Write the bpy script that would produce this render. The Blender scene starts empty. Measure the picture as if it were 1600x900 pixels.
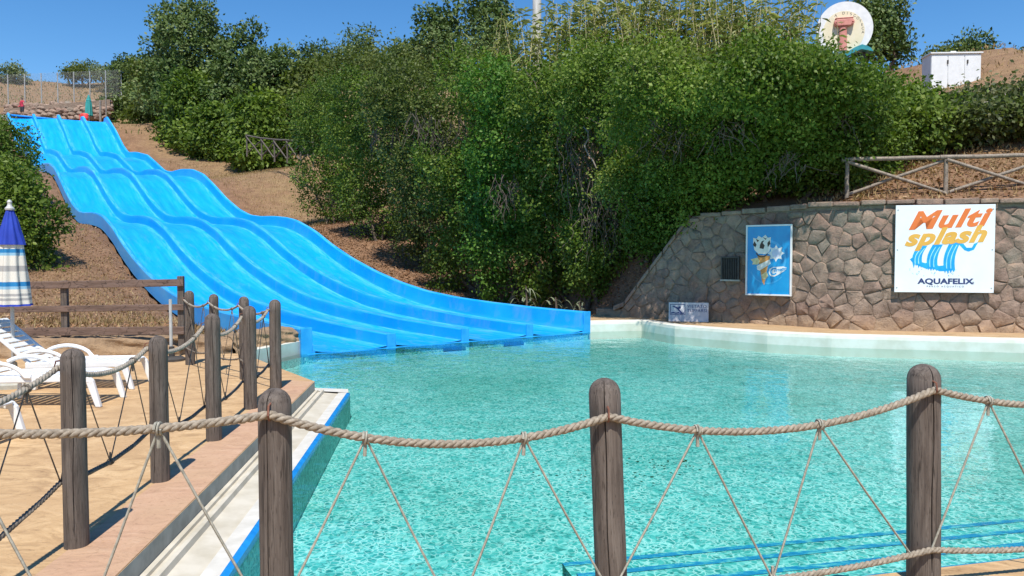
import bpy, bmesh, math, random
import numpy as np
from mathutils import Vector, Matrix

# ------------------------------------------------------------------ camera, sky, sun, exposure
sc = bpy.context.scene
COL = sc.collection
sc.render.engine = 'CYCLES'
sc.cycles.use_denoising = True
sc.cycles.max_bounces = 6
sc.cycles.diffuse_bounces = 3
sc.cycles.glossy_bounces = 3
sc.cycles.transmission_bounces = 3
sc.cycles.transparent_max_bounces = 8
sc.cycles.caustics_reflective = False
sc.cycles.caustics_refractive = False
EYE = 1.6
PITCH = math.atan(46 / 1200)
cam_data = bpy.data.cameras.new('camera')
cam_data.sensor_width = 36.0
cam_data.lens = 27.0
cam_data.clip_start = 0.05
cam_data.clip_end = 5000
cam = bpy.data.objects.new('camera', cam_data)
cam.location = (0, 0, EYE)
cam.rotation_euler = (math.pi / 2 - PITCH, 0, 0)
COL.objects.link(cam)
sc.camera = cam

SUN_EL = math.radians(61)
SUN_AZ = math.radians(176)      # compass style: where the sun stands, measured from +Y clockwise
world = bpy.data.worlds.new('World')
sc.world = world
world.use_nodes = True
wn = world.node_tree
sky = wn.nodes.new('ShaderNodeTexSky')
sky.sky_type = 'NISHITA'
sky.sun_disc = False
sky.sun_elevation = SUN_EL
sky.sun_rotation = SUN_AZ
sky.altitude = 600
sky.air_density = 1.0
sky.dust_density = 0.0
sky.ozone_density = 4.0
hs = wn.nodes.new('ShaderNodeHueSaturation')
hs.inputs['Saturation'].default_value = 1.26
wn.links.new(sky.outputs[0], hs.inputs['Color'])
wn.links.new(hs.outputs[0], wn.nodes['Background'].inputs[0])
wn.nodes['Background'].inputs[1].default_value = 0.135

sun_data = bpy.data.lights.new('sun', 'SUN')
sun_data.energy = 4.9
sun_data.angle = math.radians(0.53)
sun_data.color = (1.0, 0.955, 0.88)
sun = bpy.data.objects.new('sun', sun_data)
sdir = Vector((math.sin(SUN_AZ) * math.cos(SUN_EL), math.cos(SUN_AZ) * math.cos(SUN_EL), math.sin(SUN_EL)))
sun.rotation_euler = sdir.to_track_quat('Z', 'Y').to_euler()
sun.location = sdir * 60
COL.objects.link(sun)
sc.view_settings.view_transform = 'Standard'
sc.view_settings.look = 'None'
sc.view_settings.gamma = 1.0
sc.view_settings.exposure = 0.25

# ------------------------------------------------------------------ helpers
CF = np.array([0, math.cos(PITCH), -math.sin(PITCH)])
CU = np.array([0, math.sin(PITCH), math.cos(PITCH)])
def at(px, py, Y):
    """world point seen at a photograph pixel, standing at distance Y"""
    d = CF + (px - 800) / 1200 * np.array([1., 0, 0]) - (py - 450) / 1200 * CU
    return Vector(np.array([0, 0, EYE]) + d * (Y / d[1]))

def tag(o, label=None, cat=None, group=None, kind=None):
    if label: o['label'] = label
    if cat: o['category'] = cat
    if group: o['group'] = group
    if kind: o['kind'] = kind
    return o

def link(o, parent=None):
    COL.objects.link(o)
    if parent is not None:
        o.parent = parent
    return o

def empty(name, loc=(0, 0, 0), rz=0.0, label=None, cat=None, group=None):
    o = bpy.data.objects.new(name, None)
    o.empty_display_size = 0.2
    o.location = loc
    o.rotation_euler = (0, 0, rz)
    link(o)
    tag(o, label, cat, group)
    return o

def smooth_mesh(me, angle=None):
    me.polygons.foreach_set('use_smooth', [True] * len(me.polygons))
    if angle is not None:
        try:
            me.set_sharp_from_angle(angle=math.radians(angle))
        except Exception:
            pass

class MB:
    """collects geometry for ONE mesh"""
    def __init__(s):
        s.v = []; s.f = []
    def add(s, vs, fs):
        o = len(s.v)
        s.v += [tuple(p) for p in vs]
        s.f += [tuple(i + o for i in f) for f in fs]
        return s
    def box(s, c, size, rot=None):
        hx, hy, hz = (k / 2 for k in size)
        vs = [Vector((x, y, z)) for x in (-hx, hx) for y in (-hy, hy) for z in (-hz, hz)]
        if rot is not None:
            vs = [rot @ p for p in vs]
        c = Vector(c)
        s.add([p + c for p in vs], [(0, 1, 3, 2), (4, 6, 7, 5), (0, 4, 5, 1), (2, 3, 7, 6), (0, 2, 6, 4), (1, 5, 7, 3)])
        return s
    def tube(s, pts, r, n=8, cap=True):
        pts = [Vector(p) for p in pts]
        rs = r if hasattr(r, '__len__') else [r] * len(pts)
        up = Vector((0, 0, 1))
        rings = []
        prev = None
        for i, p in enumerate(pts):
            t = (pts[min(i + 1, len(pts) - 1)] - pts[max(i - 1, 0)])
            t = t.normalized() if t.length > 1e-9 else Vector((0, 0, 1))
            if prev is None:
                a = t.orthogonal().normalized() if abs(t.dot(up)) > .95 else t.cross(up).normalized()
            else:
                a = (prev - t * prev.dot(t))
                a = a.normalized() if a.length > 1e-6 else t.orthogonal().normalized()
            prev = a
            b = t.cross(a)
            rings.append([p + (a * math.cos(k * 2 * math.pi / n) + b * math.sin(k * 2 * math.pi / n)) * rs[i] for k in range(n)])
        vs = [q for ring in rings for q in ring]
        fs = []
        for i in range(len(pts) - 1):
            for k in range(n):
                k2 = (k + 1) % n
                fs.append((i * n + k, i * n + k2, (i + 1) * n + k2, (i + 1) * n + k))
        if cap:
            fs.append(tuple(reversed(range(n))))
            fs.append(tuple((len(pts) - 1) * n + k for k in range(n)))
        s.add(vs, fs)
        return s
    def lathe(s, prof, c=(0, 0, 0), n=20):
        c = Vector(c)
        vs = []; fs = []
        for (r, z) in prof:
            vs += [c + Vector((r * math.cos(k * 2 * math.pi / n), r * math.sin(k * 2 * math.pi / n), z)) for k in range(n)]
        for i in range(len(prof) - 1):
            for k in range(n):
                k2 = (k + 1) % n
                fs.append((i * n + k, i * n + k2, (i + 1) * n + k2, (i + 1) * n + k))
        fs.append(tuple(reversed(range(n))))
        fs.append(tuple((len(prof) - 1) * n + k for k in range(n)))
        s.add(vs, fs)
        return s
    def prism(s, poly, z0, z1):
        """2-D outline (x, y) extruded in z"""
        n = len(poly)
        s.add([(x, y, z0) for x, y in poly] + [(x, y, z1) for x, y in poly],
              [tuple(reversed(range(n))), tuple(range(n, 2 * n))] + [(i, (i + 1) % n, n + (i + 1) % n, n + i) for i in range(n)])
        return s
    def mesh(s, name, smooth=None):
        me = bpy.data.meshes.new(name)
        me.from_pydata(s.v, [], s.f)
        if smooth is not None:
            smooth_mesh(me, smooth)
        me.update()
        return me
    def build(s, name, m, parent=None, smooth=None, bevel=0, loc=None, rot=None):
        me = s.mesh(name, smooth)
        me.materials.append(m)
        o = bpy.data.objects.new(name, me)
        if loc is not None: o.location = loc
        if rot is not None: o.rotation_euler = rot
        link(o, parent)
        if bevel:
            b = o.modifiers.new('edge', 'BEVEL')
            b.width = bevel; b.segments = 2; b.limit_method = 'ANGLE'
        return o

def fix_normals(o):
    bm = bmesh.new(); bm.from_mesh(o.data)
    bmesh.ops.recalc_face_normals(bm, faces=bm.faces)
    bm.to_mesh(o.data); bm.free()

def copy_tree(o, parent=None):
    c = o.copy()
    link(c)
    c.parent = parent
    for ch in list(o.children):
        copy_tree(ch, c)
    return c

# ------------------------------------------------------------------ materials
def new_mat(name):
    m = bpy.data.materials.new(name)
    m.use_nodes = True
    nt = m.node_tree
    return m, nt, nt.nodes['Principled BSDF']

def N(nt, kind, **kw):
    n = nt.nodes.new(kind)
    for k, v in kw.items():
        if k in n.inputs: n.inputs[k].default_value = v
        else: setattr(n, k, v)
    return n

def ramp(nt, src, stops):
    r = nt.nodes.new('ShaderNodeValToRGB')
    e = r.color_ramp.elements
    while len(e) < len(stops): e.new(0.5)
    for i, (p, c) in enumerate(stops):
        e[i].position = p
        e[i].color = (*c, 1) if len(c) == 3 else c
    nt.links.new(src, r.inputs[0])
    return r.outputs[0]

def coords(nt, kind='Object', scale=(1, 1, 1), rot=(0, 0, 0)):
    tc = nt.nodes.new('ShaderNodeTexCoord')
    mp = nt.nodes.new('ShaderNodeMapping')
    mp.inputs['Scale'].default_value = scale
    mp.inputs['Rotation'].default_value = rot
    nt.links.new(tc.outputs[kind], mp.inputs[0])
    return mp.outputs[0]

def geo_coords(nt, scale=(1, 1, 1), rot=(0, 0, 0)):
    g = nt.nodes.new('ShaderNodeNewGeometry')
    mp = nt.nodes.new('ShaderNodeMapping')
    mp.inputs['Scale'].default_value = scale
    mp.inputs['Rotation'].default_value = rot
    nt.links.new(g.outputs['Position'], mp.inputs[0])
    return mp.outputs[0]

def noise(nt, vec, scale, detail=4, rough=.55, dist=0):
    n = nt.nodes.new('ShaderNodeTexNoise')
    n.inputs['Scale'].default_value = scale
    n.inputs['Detail'].default_value = detail
    n.inputs['Roughness'].default_value = rough
    n.inputs['Distortion'].default_value = dist
    nt.links.new(vec, n.inputs['Vector'])
    return n.outputs['Fac']

def mixc(nt, fac, a, b, mode='MIX'):
    m = nt.nodes.new('ShaderNodeMix')
    m.data_type = 'RGBA'; m.blend_type = mode
    for sock, v in ((m.inputs['Factor'], fac), (m.inputs['A'], a), (m.inputs['B'], b)):
        pass
    socks = [s for s in m.inputs if s.enabled]
    for s_, v in zip(socks, (fac, a, b)):
        if hasattr(v, 'is_linked') or hasattr(v, 'links'):
            nt.links.new(v, s_)
        else:
            s_.default_value = v if not isinstance(v, tuple) else ((*v, 1) if len(v) == 3 else v)
    return [o for o in m.outputs if o.enabled][0]

def bump(nt, h, bsdf, strength=.3, dist=.02):
    b = nt.nodes.new('ShaderNodeBump')
    b.inputs['Strength'].default_value = strength
    b.inputs['Distance'].default_value = dist
    nt.links.new(h, b.inputs['Height'])
    nt.links.new(b.outputs[0], bsdf.inputs['Normal'])
    return b

def simple(name, c1, c2=None, scale=6, rough=.6, bump_s=0.0, bump_d=.01, stretch=(1, 1, 1), world_co=False, detail=5, lo=.35, hi=.65):
    m, nt, b = new_mat(name)
    b.inputs['Roughness'].default_value = rough
    v = geo_coords(nt, stretch) if world_co else coords(nt, 'Object', stretch)
    f = noise(nt, v, scale, detail)
    nt.links.new(ramp(nt, f, [(lo, c1), (hi, c2 or c1)]), b.inputs['Base Color'])
    if bump_s:
        bump(nt, f, b, bump_s, bump_d)
    return m

M = {}
M['white_plastic'] = simple('white_plastic', (.74, .74, .72), (.82, .82, .80), 4, .42)
M['white_paint'] = simple('white_paint', (.72, .72, .70), (.82, .82, .80), 3, .5)
M['sign_white'] = simple('sign_white', (.78, .79, .80), (.84, .84, .85), 2, .3)
M['steel'] = simple('steel', (.42, .42, .40), (.52, .52, .50), 8, .4)
M['dark_steel'] = simple('dark_steel', (.035, .033, .03), (.07, .06, .05), 8, .6)
M['rust'] = simple('rust', (.13, .05, .03), (.24, .10, .06), 30, .8)
M['orange_print'] = simple('orange_print', (.74, .17, .035), (.80, .20, .045), 3, .4)
M['yellow_print'] = simple('yellow_print', (.74, .38, .06), (.80, .43, .08), 3, .4)
M['cyan_print'] = simple('cyan_print', (.0, .30, .74), (.02, .42, .82), 5, .35)
M['pale_cyan_print'] = simple('pale_cyan_print', (.25, .65, .85), (.45, .78, .90), 5, .35)
M['navy_print'] = simple('navy_print', (.02, .03, .12), (.03, .045, .16), 5, .4)
M['poster_blue'] = simple('poster_blue', (.0, .25, .58), (.01, .35, .70), 1.6, .25)
M['poster_swirl'] = simple('poster_swirl', (.03, .36, .70), (.06, .42, .75), 3, .25)
M['wafer'] = simple('wafer', (.55, .22, .05), (.72, .36, .10), 30, .4)
M['wrapper'] = simple('wrapper', (.62, .50, .20), (.75, .68, .42), 12, .4)
M['cream_print'] = simple('cream_print', (.75, .72, .62), (.82, .80, .74), 12, .4)
M['chocolate'] = simple('chocolate', (.03, .018, .012), (.05, .03, .02), 12, .4)
M['badge_print'] = simple('badge_print', (.55, .58, .75), (.62, .66, .80), 20, .4)
M['teal_cloth'] = simple('teal_cloth', (.02, .24, .22), (.04, .32, .29), 5, .8)
M['teal_paint'] = simple('teal_paint', (.01, .22, .27), (.03, .30, .34), 5, .55)
M['pink_paint'] = simple('pink_paint', (.55, .20, .16), (.66, .28, .22), 5, .6)
M['ivory_paint'] = simple('ivory_paint', (.74, .66, .44), (.80, .72, .52), 2, .6)
M['red_plastic'] = simple('red_plastic', (.58, .03, .03), (.66, .05, .04), 5, .45)
M['skin'] = simple('skin', (.36, .20, .13), (.42, .24, .16), 8, .6)
M['red_shirt'] = simple('red_shirt', (.50, .03, .06), (.62, .05, .09), 14, .85)
M['dark_shorts'] = simple('dark_shorts', (.015, .016, .02), (.03, .03, .035), 14, .85)
M['hair'] = simple('hair', (.012, .010, .008), (.02, .016, .013), 30, .7)
M['umbrella_blue'] = simple('umbrella_blue', (.01, .035, .32), (.015, .05, .40), 6, .8)
M['concrete_grey'] = simple('concrete_grey', (.34, .33, .28), (.46, .45, .39), 9, .85, .25, .006, world_co=True)
M['pool_white'] = simple('pool_white', (.62, .60, .50), (.74, .73, .65), 3, .6, .1, .004, world_co=True)
M['cream_gutter'] = simple('cream_gutter', (.48, .43, .33), (.60, .55, .45), 5, .7, .2, .004, world_co=True)
M['lip_white'] = simple('lip_white', (.56, .53, .46), (.66, .63, .56), 9, .6, .15, .003, world_co=True)
M['blue_tile'] = simple('blue_tile', (.01, .22, .62), (.02, .30, .72), 12, .25, world_co=True)
M['pole_white'] = simple('pole_white', (.50, .48, .44), (.66, .64, .60), 3, .7, stretch=(3, 3, .5))
M['bark'] = simple('bark', (.07, .05, .035), (.16, .12, .085), 9, .9, .5, .02, stretch=(3, 3, .6))
M['dead_twig'] = simple('dead_twig', (.06, .045, .033), (.14, .108, .08), 5, .9)
M['cane_stem'] = simple('cane_stem', (.42, .36, .16), (.58, .50, .26), 3, .7)

def wood(name, c1, c2, c3, sc_=9, stretch=(4, 4, .35), rough=.8, bs=.6):
    m, nt, b = new_mat(name)
    v = coords(nt, 'Object', stretch)
    oi = nt.nodes.new('ShaderNodeObjectInfo')
    add = N(nt, 'ShaderNodeVectorMath', operation='ADD')
    mul = N(nt, 'ShaderNodeVectorMath', operation='SCALE')
    comb = nt.nodes.new('ShaderNodeCombineXYZ')
    for i in range(3): nt.links.new(oi.outputs['Random'], comb.inputs[i])
    nt.links.new(comb.outputs[0], mul.inputs[0]); mul.inputs['Scale'].default_value = 37.0
    nt.links.new(v, add.inputs[0]); nt.links.new(mul.outputs[0], add.inputs[1])
    f = noise(nt, add.outputs[0], sc_, 6, .62, .4)
    g = noise(nt, add.outputs[0], sc_ * 5, 3, .6)
    col = ramp(nt, f, [(.28, c1), (.5, c2), (.74, c3)])
    dark = ramp(nt, g, [(.30, (.35, .33, .30)), (.42, (1, 1, 1))])
    mpc = nt.nodes.new('ShaderNodeMapping'); mpc.inputs['Scale'].default_value = (3.2, 3.2, .5)
    nt.links.new(add.outputs[0], mpc.inputs[0])
    ck = noise(nt, mpc.outputs[0], 3.0, 2, .5, .2)
    crack = ramp(nt, ck, [(.485, (1, 1, 1)), (.497, (.22, .2, .18)), (.503, (.22, .2, .18)), (.515, (1, 1, 1))])
    col2 = mixc(nt, 1.0, col, dark, 'MULTIPLY')
    nt.links.new(mixc(nt, .8, col2, crack, 'MULTIPLY'), b.inputs['Base Color'])
    b.inputs['Roughness'].default_value = rough
    h = N(nt, 'ShaderNodeMath', operation='ADD')
    nt.links.new(f, h.inputs[0]); nt.links.new(g, h.inputs[1])
    bump(nt, h.outputs[0], b, bs, .006)
    return m
M['post_wood'] = wood('post_wood', (.065, .049, .038), (.118, .092, .074), (.185, .152, .125))
M['plank_wood'] = wood('plank_wood', (.09, .055, .04), (.15, .095, .07), (.22, .15, .12), 6, (.4, 4, 4))
M['log_wood'] = wood('log_wood', (.17, .135, .10), (.27, .22, .17), (.38, .32, .25), 5, (2, 2, 2))
M['old_log'] = wood('old_log', (.07, .055, .042), (.12, .098, .076), (.19, .155, .12), 5, (2, 2, 2))
M['rope'] = simple('rope', (.20, .16, .115), (.37, .31, .235), 60, .9, .4, .003)
M['cord'] = simple('cord', (.25, .235, .185), (.41, .385, .31), 60, .9, .3, .002)
M['dark_rope'] = simple('dark_rope', (.10, .08, .06), (.22, .18, .14), 40, .9, .4, .003)
M['grey_rope'] = simple('grey_rope', (.22, .19, .15), (.38, .33, .26), 40, .9, .4, .003)

def slide_mat():
    m, nt, b = new_mat('slide_blue')
    v = coords(nt, 'Object', (1, 1, 1))
    uvn = nt.nodes.new('ShaderNodeAttribute'); uvn.attribute_name = 'slide_st'
    mp = nt.nodes.new('ShaderNodeMapping'); mp.inputs['Scale'].default_value = (.25, 2.2, 1)
    nt.links.new(uvn.outputs['Vector'], mp.inputs[0])
    f = noise(nt, mp.outputs[0], 1.6, 6, .6)
    col = ramp(nt, f, [(.30, (.001, .285, .76)), (.52, (.002, .345, .84)), (.72, (.012, .41, .87))])
    # chalky sun-bleached rubbing; extra paleness at lane edges paints in sun and sky highlights
    sep = nt.nodes.new('ShaderNodeSeparateXYZ'); nt.links.new(uvn.outputs['Vector'], sep.inputs[0])
    mp2 = nt.nodes.new('ShaderNodeMapping'); mp2.inputs['Scale'].default_value = (.5, 5, 1)
    nt.links.new(uvn.outputs['Vector'], mp2.inputs[0])
    f2 = noise(nt, mp2.outputs[0], 2.2, 8, .7)
    w = ramp(nt, f2, [(.42, (0, 0, 0)), (.70, (1, 1, 1))])
    we = ramp(nt, sep.outputs['Z'], [(.0, (.06, .06, .06)), (.35, (.22, .22, .22)), (1.0, (1.0, 1.0, 1.0))])
    fac = mixc(nt, 1.0, w, we, 'MULTIPLY')
    pale = (.16, .56, .86)
    out = mixc(nt, fac, col, pale)
    mp3 = nt.nodes.new('ShaderNodeMapping'); mp3.inputs['Scale'].default_value = (.9, 3.5, 1)
    nt.links.new(uvn.outputs['Vector'], mp3.inputs[0])
    f3 = noise(nt, mp3.outputs[0], 1.3, 9, .72, .5)
    low = N(nt, 'ShaderNodeMapRange'); low.inputs['From Min'].default_value = 0; low.inputs['From Max'].default_value = 22
    low.inputs['To Min'].default_value = .75; low.inputs['To Max'].default_value = .12
    nt.links.new(sep.outputs['X'], low.inputs['Value'])
    g3 = N(nt, 'ShaderNodeMath', operation='MULTIPLY'); nt.links.new(ramp(nt, f3, [(.52, (0, 0, 0)), (.72, (1, 1, 1))]), g3.inputs[0]); nt.links.new(low.outputs[0], g3.inputs[1])
    out = mixc(nt, g3.outputs[0], out, (.16, .38, .58))
    nt.links.new(out, b.inputs['Base Color'])
    b.inputs['Roughness'].default_value = .33
    b.inputs['Specular IOR Level'].default_value = .3
    return m
M['slide'] = slide_mat()
M['slide_edge'] = simple('slide_edge', (.01, .30, .72), (.03, .37, .77), 6, .45)

def deck_mat(name, c1, c2, c3, streak):
    m, nt, b = new_mat(name)
    v = geo_coords(nt, (.8, 1.5, 1), (0, 0, .35))
    f = noise(nt, v, 3.2, 10, .68, 1.6)
    v2 = geo_coords(nt)
    g = noise(nt, v2, 1.3, 6, .6)
    col = ramp(nt, f, [(.30, c1), (.50, c2), (.70, c3)])
    col = mixc(nt, ramp(nt, g, [(.42, (0, 0, 0)), (.72, (1, 1, 1))]), col, streak)
    h = noise(nt, v2, 28, 6, .7)
    spk = ramp(nt, h, [(.33, (.62, .58, .52)), (.45, (1, 1, 1))])
    nt.links.new(mixc(nt, .6, col, spk, 'MULTIPLY'), b.inputs['Base Color'])
    b.inputs['Roughness'].default_value = .85
    s_ = N(nt, 'ShaderNodeMath', operation='MULTIPLY_ADD'); s_.inputs[1].default_value = .15
    nt.links.new(h, s_.inputs[0]); nt.links.new(f, s_.inputs[2])
    bump(nt, s_.outputs[0], b, .55, .03)
    return m
M['deck'] = deck_mat('deck', (.29, .17, .08), (.52, .335, .165), (.66, .46, .25), (.47, .295, .145))
M['coping'] = deck_mat('coping', (.38, .22, .135), (.50, .30, .185), (.58, .38, .25), (.50, .32, .19))
M['ledge'] = deck_mat('ledge', (.30, .19, .10), (.44, .29, .15), (.56, .40, .24), (.50, .33, .18))

def ground_mat():
    m, nt, b = new_mat('ground')
    v = geo_coords(nt)
    a = nt.nodes.new('ShaderNodeAttribute'); a.attribute_name = 'dry'
    f = noise(nt, v, 2.2, 8, .65)
    f2 = noise(nt, v, 22, 5, .7)
    earth = ramp(nt, f, [(.3, (.17, .095, .052)), (.5, (.25, .14, .078)), (.7, (.31, .185, .105))])
    straw = ramp(nt, f, [(.3, (.21, .135, .065)), (.5, (.285, .185, .092)), (.7, (.35, .24, .12))])
    col = mixc(nt, a.outputs['Fac'], earth, straw)
    spk = ramp(nt, f2, [(.35, (.62, .60, .58)), (.6, (1.1, 1.08, 1.04))])
    nt.links.new(mixc(nt, 1.0, col, spk, 'MULTIPLY'), b.inputs['Base Color'])
    b.inputs['Roughness'].default_value = .95
    bump(nt, f2, b, .8, .05)
    return m
M['ground'] = ground_mat()

def stone_mat(name, stops, mortar=False):
    m, nt, b = new_mat(name)
    oi = nt.nodes.new('ShaderNodeObjectInfo')
    v = geo_coords(nt)
    f = noise(nt, v, 5, 7, .65)
    f2 = noise(nt, v, 38, 4, .7)
    base = ramp(nt, oi.outputs['Random'], stops)
    var = ramp(nt, f, [(.3, (.62, .60, .58)), (.55, (1, 1, 1)), (.75, (1.22, 1.15, 1.05))])
    col = mixc(nt, 1.0, base, var, 'MULTIPLY')
    spk = ramp(nt, f2, [(.34, (.62, .6, .58)), (.5, (1, 1, 1))])
    col = mixc(nt, .7, col, spk, 'MULTIPLY')
    # sandy splash stain low on the wall
    sep = nt.nodes.new('ShaderNodeSeparateXYZ'); nt.links.new(v, sep.inputs[0])
    mr = N(nt, 'ShaderNodeMapRange'); mr.inputs['From Min'].default_value = .12; mr.inputs['From Max'].default_value = .5
    mr.inputs['To Min'].default_value = .75; mr.inputs['To Max'].default_value = 0
    nt.links.new(sep.outputs['Z'], mr.inputs['Value'])
    st = N(nt, 'ShaderNodeMath', operation='MULTIPLY'); nt.links.new(mr.outputs[0], st.inputs[0]); nt.links.new(f, st.inputs[1])
    col = mixc(nt, st.outputs[0], col, (.55, .36, .19))
    nt.links.new(col, b.inputs['Base Color'])
    b.inputs['Roughness'].default_value = .9
    s_ = N(nt, 'ShaderNodeMath', operation='MULTIPLY_ADD'); s_.inputs[1].default_value = .4
    nt.links.new(f2, s_.inputs[0]); nt.links.new(f, s_.inputs[2])
    bump(nt, s_.outputs[0], b, 1.0, .05)
    return m
M['stone'] = stone_mat('stone', [(0, (.28, .185, .14)), (.25, (.36, .24, .18)), (.5, (.31, .225, .17)), (.75, (.39, .275, .205)), (.9, (.27, .22, .17)), (1, (.35, .215, .16))])
M['mortar'] = stone_mat('mortar', [(0, (.28, .205, .155)), (1, (.30, .22, .165))])
M['rough_wall'] = stone_mat('rough_wall', [(0, (.24, .165, .10)), (1, (.27, .18, .11))])

def mosaic_mat():
    m, nt, b = new_mat('pool_mosaic')
    v = geo_coords(nt)
    warp = nt.nodes.new('ShaderNodeTexNoise'); warp.inputs['Scale'].default_value = 9; warp.inputs['Detail'].default_value = 2
    nt.links.new(v, warp.inputs['Vector'])
    va = N(nt, 'ShaderNodeVectorMath', operation='SCALE'); va.inputs['Scale'].default_value = .10
    nt.links.new(warp.outputs['Color'], va.inputs[0])
    vb = N(nt, 'ShaderNodeVectorMath', operation='ADD'); nt.links.new(v, vb.inputs[0]); nt.links.new(va.outputs[0], vb.inputs[1])
    vo = nt.nodes.new('ShaderNodeTexVoronoi'); vo.inputs['Scale'].default_value = 31
    nt.links.new(vb.outputs[0], vo.inputs['Vector'])
    bw = nt.nodes.new('ShaderNodeRGBToBW'); nt.links.new(vo.outputs['Color'], bw.inputs[0])
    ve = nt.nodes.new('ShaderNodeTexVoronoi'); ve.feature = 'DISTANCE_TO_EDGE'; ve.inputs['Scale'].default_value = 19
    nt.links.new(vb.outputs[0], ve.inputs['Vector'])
    caustic_noise = noise(nt, v, 6, 4, .6)
    caustic_net = ramp(nt, ve.outputs['Distance'], [(.0, (1, 1, 1)), (.05, (.65, .65, .65)), (.13, (0, 0, 0))])  # pale warped net painted into the tile colour as caustic light lines
    caustic_fac = mixc(nt, 1.0, caustic_net, ramp(nt, caustic_noise, [(.34, (.08, .08, .08)), (.54, (1, 1, 1))]), 'MULTIPLY')
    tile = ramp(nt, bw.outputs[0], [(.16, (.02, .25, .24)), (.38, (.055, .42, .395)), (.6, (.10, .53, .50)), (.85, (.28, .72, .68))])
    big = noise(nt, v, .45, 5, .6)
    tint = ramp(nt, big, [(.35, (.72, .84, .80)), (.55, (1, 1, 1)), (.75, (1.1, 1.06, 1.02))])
    tile = mixc(nt, caustic_fac, tile, (.55, .86, .82))
    col = mixc(nt, 1.0, tile, tint, 'MULTIPLY')
    spots = noise(nt, v, 1.1, 9, .75)
    dk = ramp(nt, spots, [(.25, (.35, .42, .40)), (.31, (1, 1, 1))])
    nt.links.new(mixc(nt, 1.0, col, dk, 'MULTIPLY'), b.inputs['Base Color'])
    b.inputs['Roughness'].default_value = .5
    return m
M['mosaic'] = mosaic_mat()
def nosing_mat():
    m, nt, b = new_mat('nosing_tile')
    f = noise(nt, geo_coords(nt, (.6, 1.6, 1)), 16, 4, .7)
    nt.links.new(ramp(nt, f, [(.36, (.005, .20, .42)), (.50, (.01, .26, .52)), (.56, (.06, .42, .52)), (.66, (.22, .62, .62))]), b.inputs['Base Color'])  # pale breaks in the blue paint in the refraction of ripples above
    b.inputs['Roughness'].default_value = .4
    return m
M['nosing'] = nosing_mat()

def water_mat():
    m = bpy.data.materials.new('water'); m.use_nodes = True
    nt = m.node_tree
    nt.nodes.remove(nt.nodes['Principled BSDF'])
    out = nt.nodes['Material Output']
    v = geo_coords(nt)
    a = noise(nt, v, 7, 3, .55, .4)
    b_ = noise(nt, v, 1.7, 2, .5, .3)
    add = N(nt, 'ShaderNodeMath', operation='MULTIPLY_ADD'); add.inputs[1].default_value = 2.5
    nt.links.new(b_, add.inputs[0]); nt.links.new(a, add.inputs[2])
    bp = nt.nodes.new('ShaderNodeBump'); bp.inputs['Strength'].default_value = 1.0; bp.inputs['Distance'].default_value = .0055
    nt.links.new(add.outputs[0], bp.inputs['Height'])
    fr = nt.nodes.new('ShaderNodeFresnel'); fr.inputs['IOR'].default_value = 1.333
    nt.links.new(bp.outputs[0], fr.inputs['Normal'])
    tr = nt.nodes.new('ShaderNodeBsdfTransparent'); tr.inputs['Color'].default_value = (.80, .955, .955, 1)
    gl = nt.nodes.new('ShaderNodeBsdfGlossy'); gl.inputs['Roughness'].default_value = .02
    nt.links.new(bp.outputs[0], gl.inputs['Normal'])
    mx = nt.nodes.new('ShaderNodeMixShader')
    nt.links.new(fr.outputs[0], mx.inputs[0]); nt.links.new(tr.outputs[0], mx.inputs[1]); nt.links.new(gl.outputs[0], mx.inputs[2])
    nt.links.new(mx.outputs[0], out.inputs['Surface'])
    return m
M['water'] = water_mat()

def leaf_mat(name, stops, trans=.30, rough=.5):
    m = bpy.data.materials.new(name); m.use_nodes = True
    nt = m.node_tree
    b = nt.nodes['Principled BSDF']; out = nt.nodes['Material Output']
    a = nt.nodes.new('ShaderNodeAttribute'); a.attribute_name = 'tint'
    col = ramp(nt, a.outputs['Fac'], stops)
    nt.links.new(col, b.inputs['Base Color'])
    b.inputs['Roughness'].default_value = rough
    b.inputs['Specular IOR Level'].default_value = .22
    t = nt.nodes.new('ShaderNodeBsdfTranslucent')
    nt.links.new(mixc(nt, 1.0, col, (1.3, 1.5, .6), 'MULTIPLY'), t.inputs['Color'])
    mx = nt.nodes.new('ShaderNodeMixShader'); mx.inputs[0].default_value = trans
    nt.links.new(b.outputs[0], mx.inputs[1]); nt.links.new(t.outputs[0], mx.inputs[2])
    nt.links.new(mx.outputs[0], out.inputs['Surface'])
    return m
M['leaf_laurel'] = leaf_mat('leaf_laurel', [(0, (0.035, 0.068, 0.012)), (.35, (0.078, 0.133, 0.017)), (.65, (0.140, 0.208, 0.027)), (1, (0.254, 0.320, 0.062))])
M['leaf_bright'] = leaf_mat('leaf_bright', [(0, (0.036, 0.101, 0.013)), (.4, (0.077, 0.176, 0.022)), (.75, (0.137, 0.252, 0.035)), (1, (0.238, 0.328, 0.069))])
M['leaf_olive'] = leaf_mat('leaf_olive', [(0, (0.043, 0.065, 0.013)), (.4, (0.090, 0.123, 0.025)), (.75, (0.149, 0.182, 0.045)), (1, (0.234, 0.246, 0.081))])
M['leaf_oak'] = leaf_mat('leaf_oak', [(0, (0.031, 0.061, 0.016)), (.4, (0.070, 0.116, 0.027)), (.75, (0.140, 0.189, 0.053)), (1, (0.266, 0.304, 0.116))], .15)
M['leaf_hedge'] = leaf_mat('leaf_hedge', [(0, (0.038, 0.077, 0.009)), (.4, (0.088, 0.145, 0.017)), (.75, (0.153, 0.215, 0.032)), (1, (0.267, 0.312, 0.073))])
M['leaf_oleander'] = leaf_mat('leaf_oleander', [(0, (.04, .06, .02)), (.45, (.10, .12, .045)), (.8, (.18, .18, .08)), (.9, (.5, .42, .36)), (1, (.62, .54, .48))])
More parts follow.
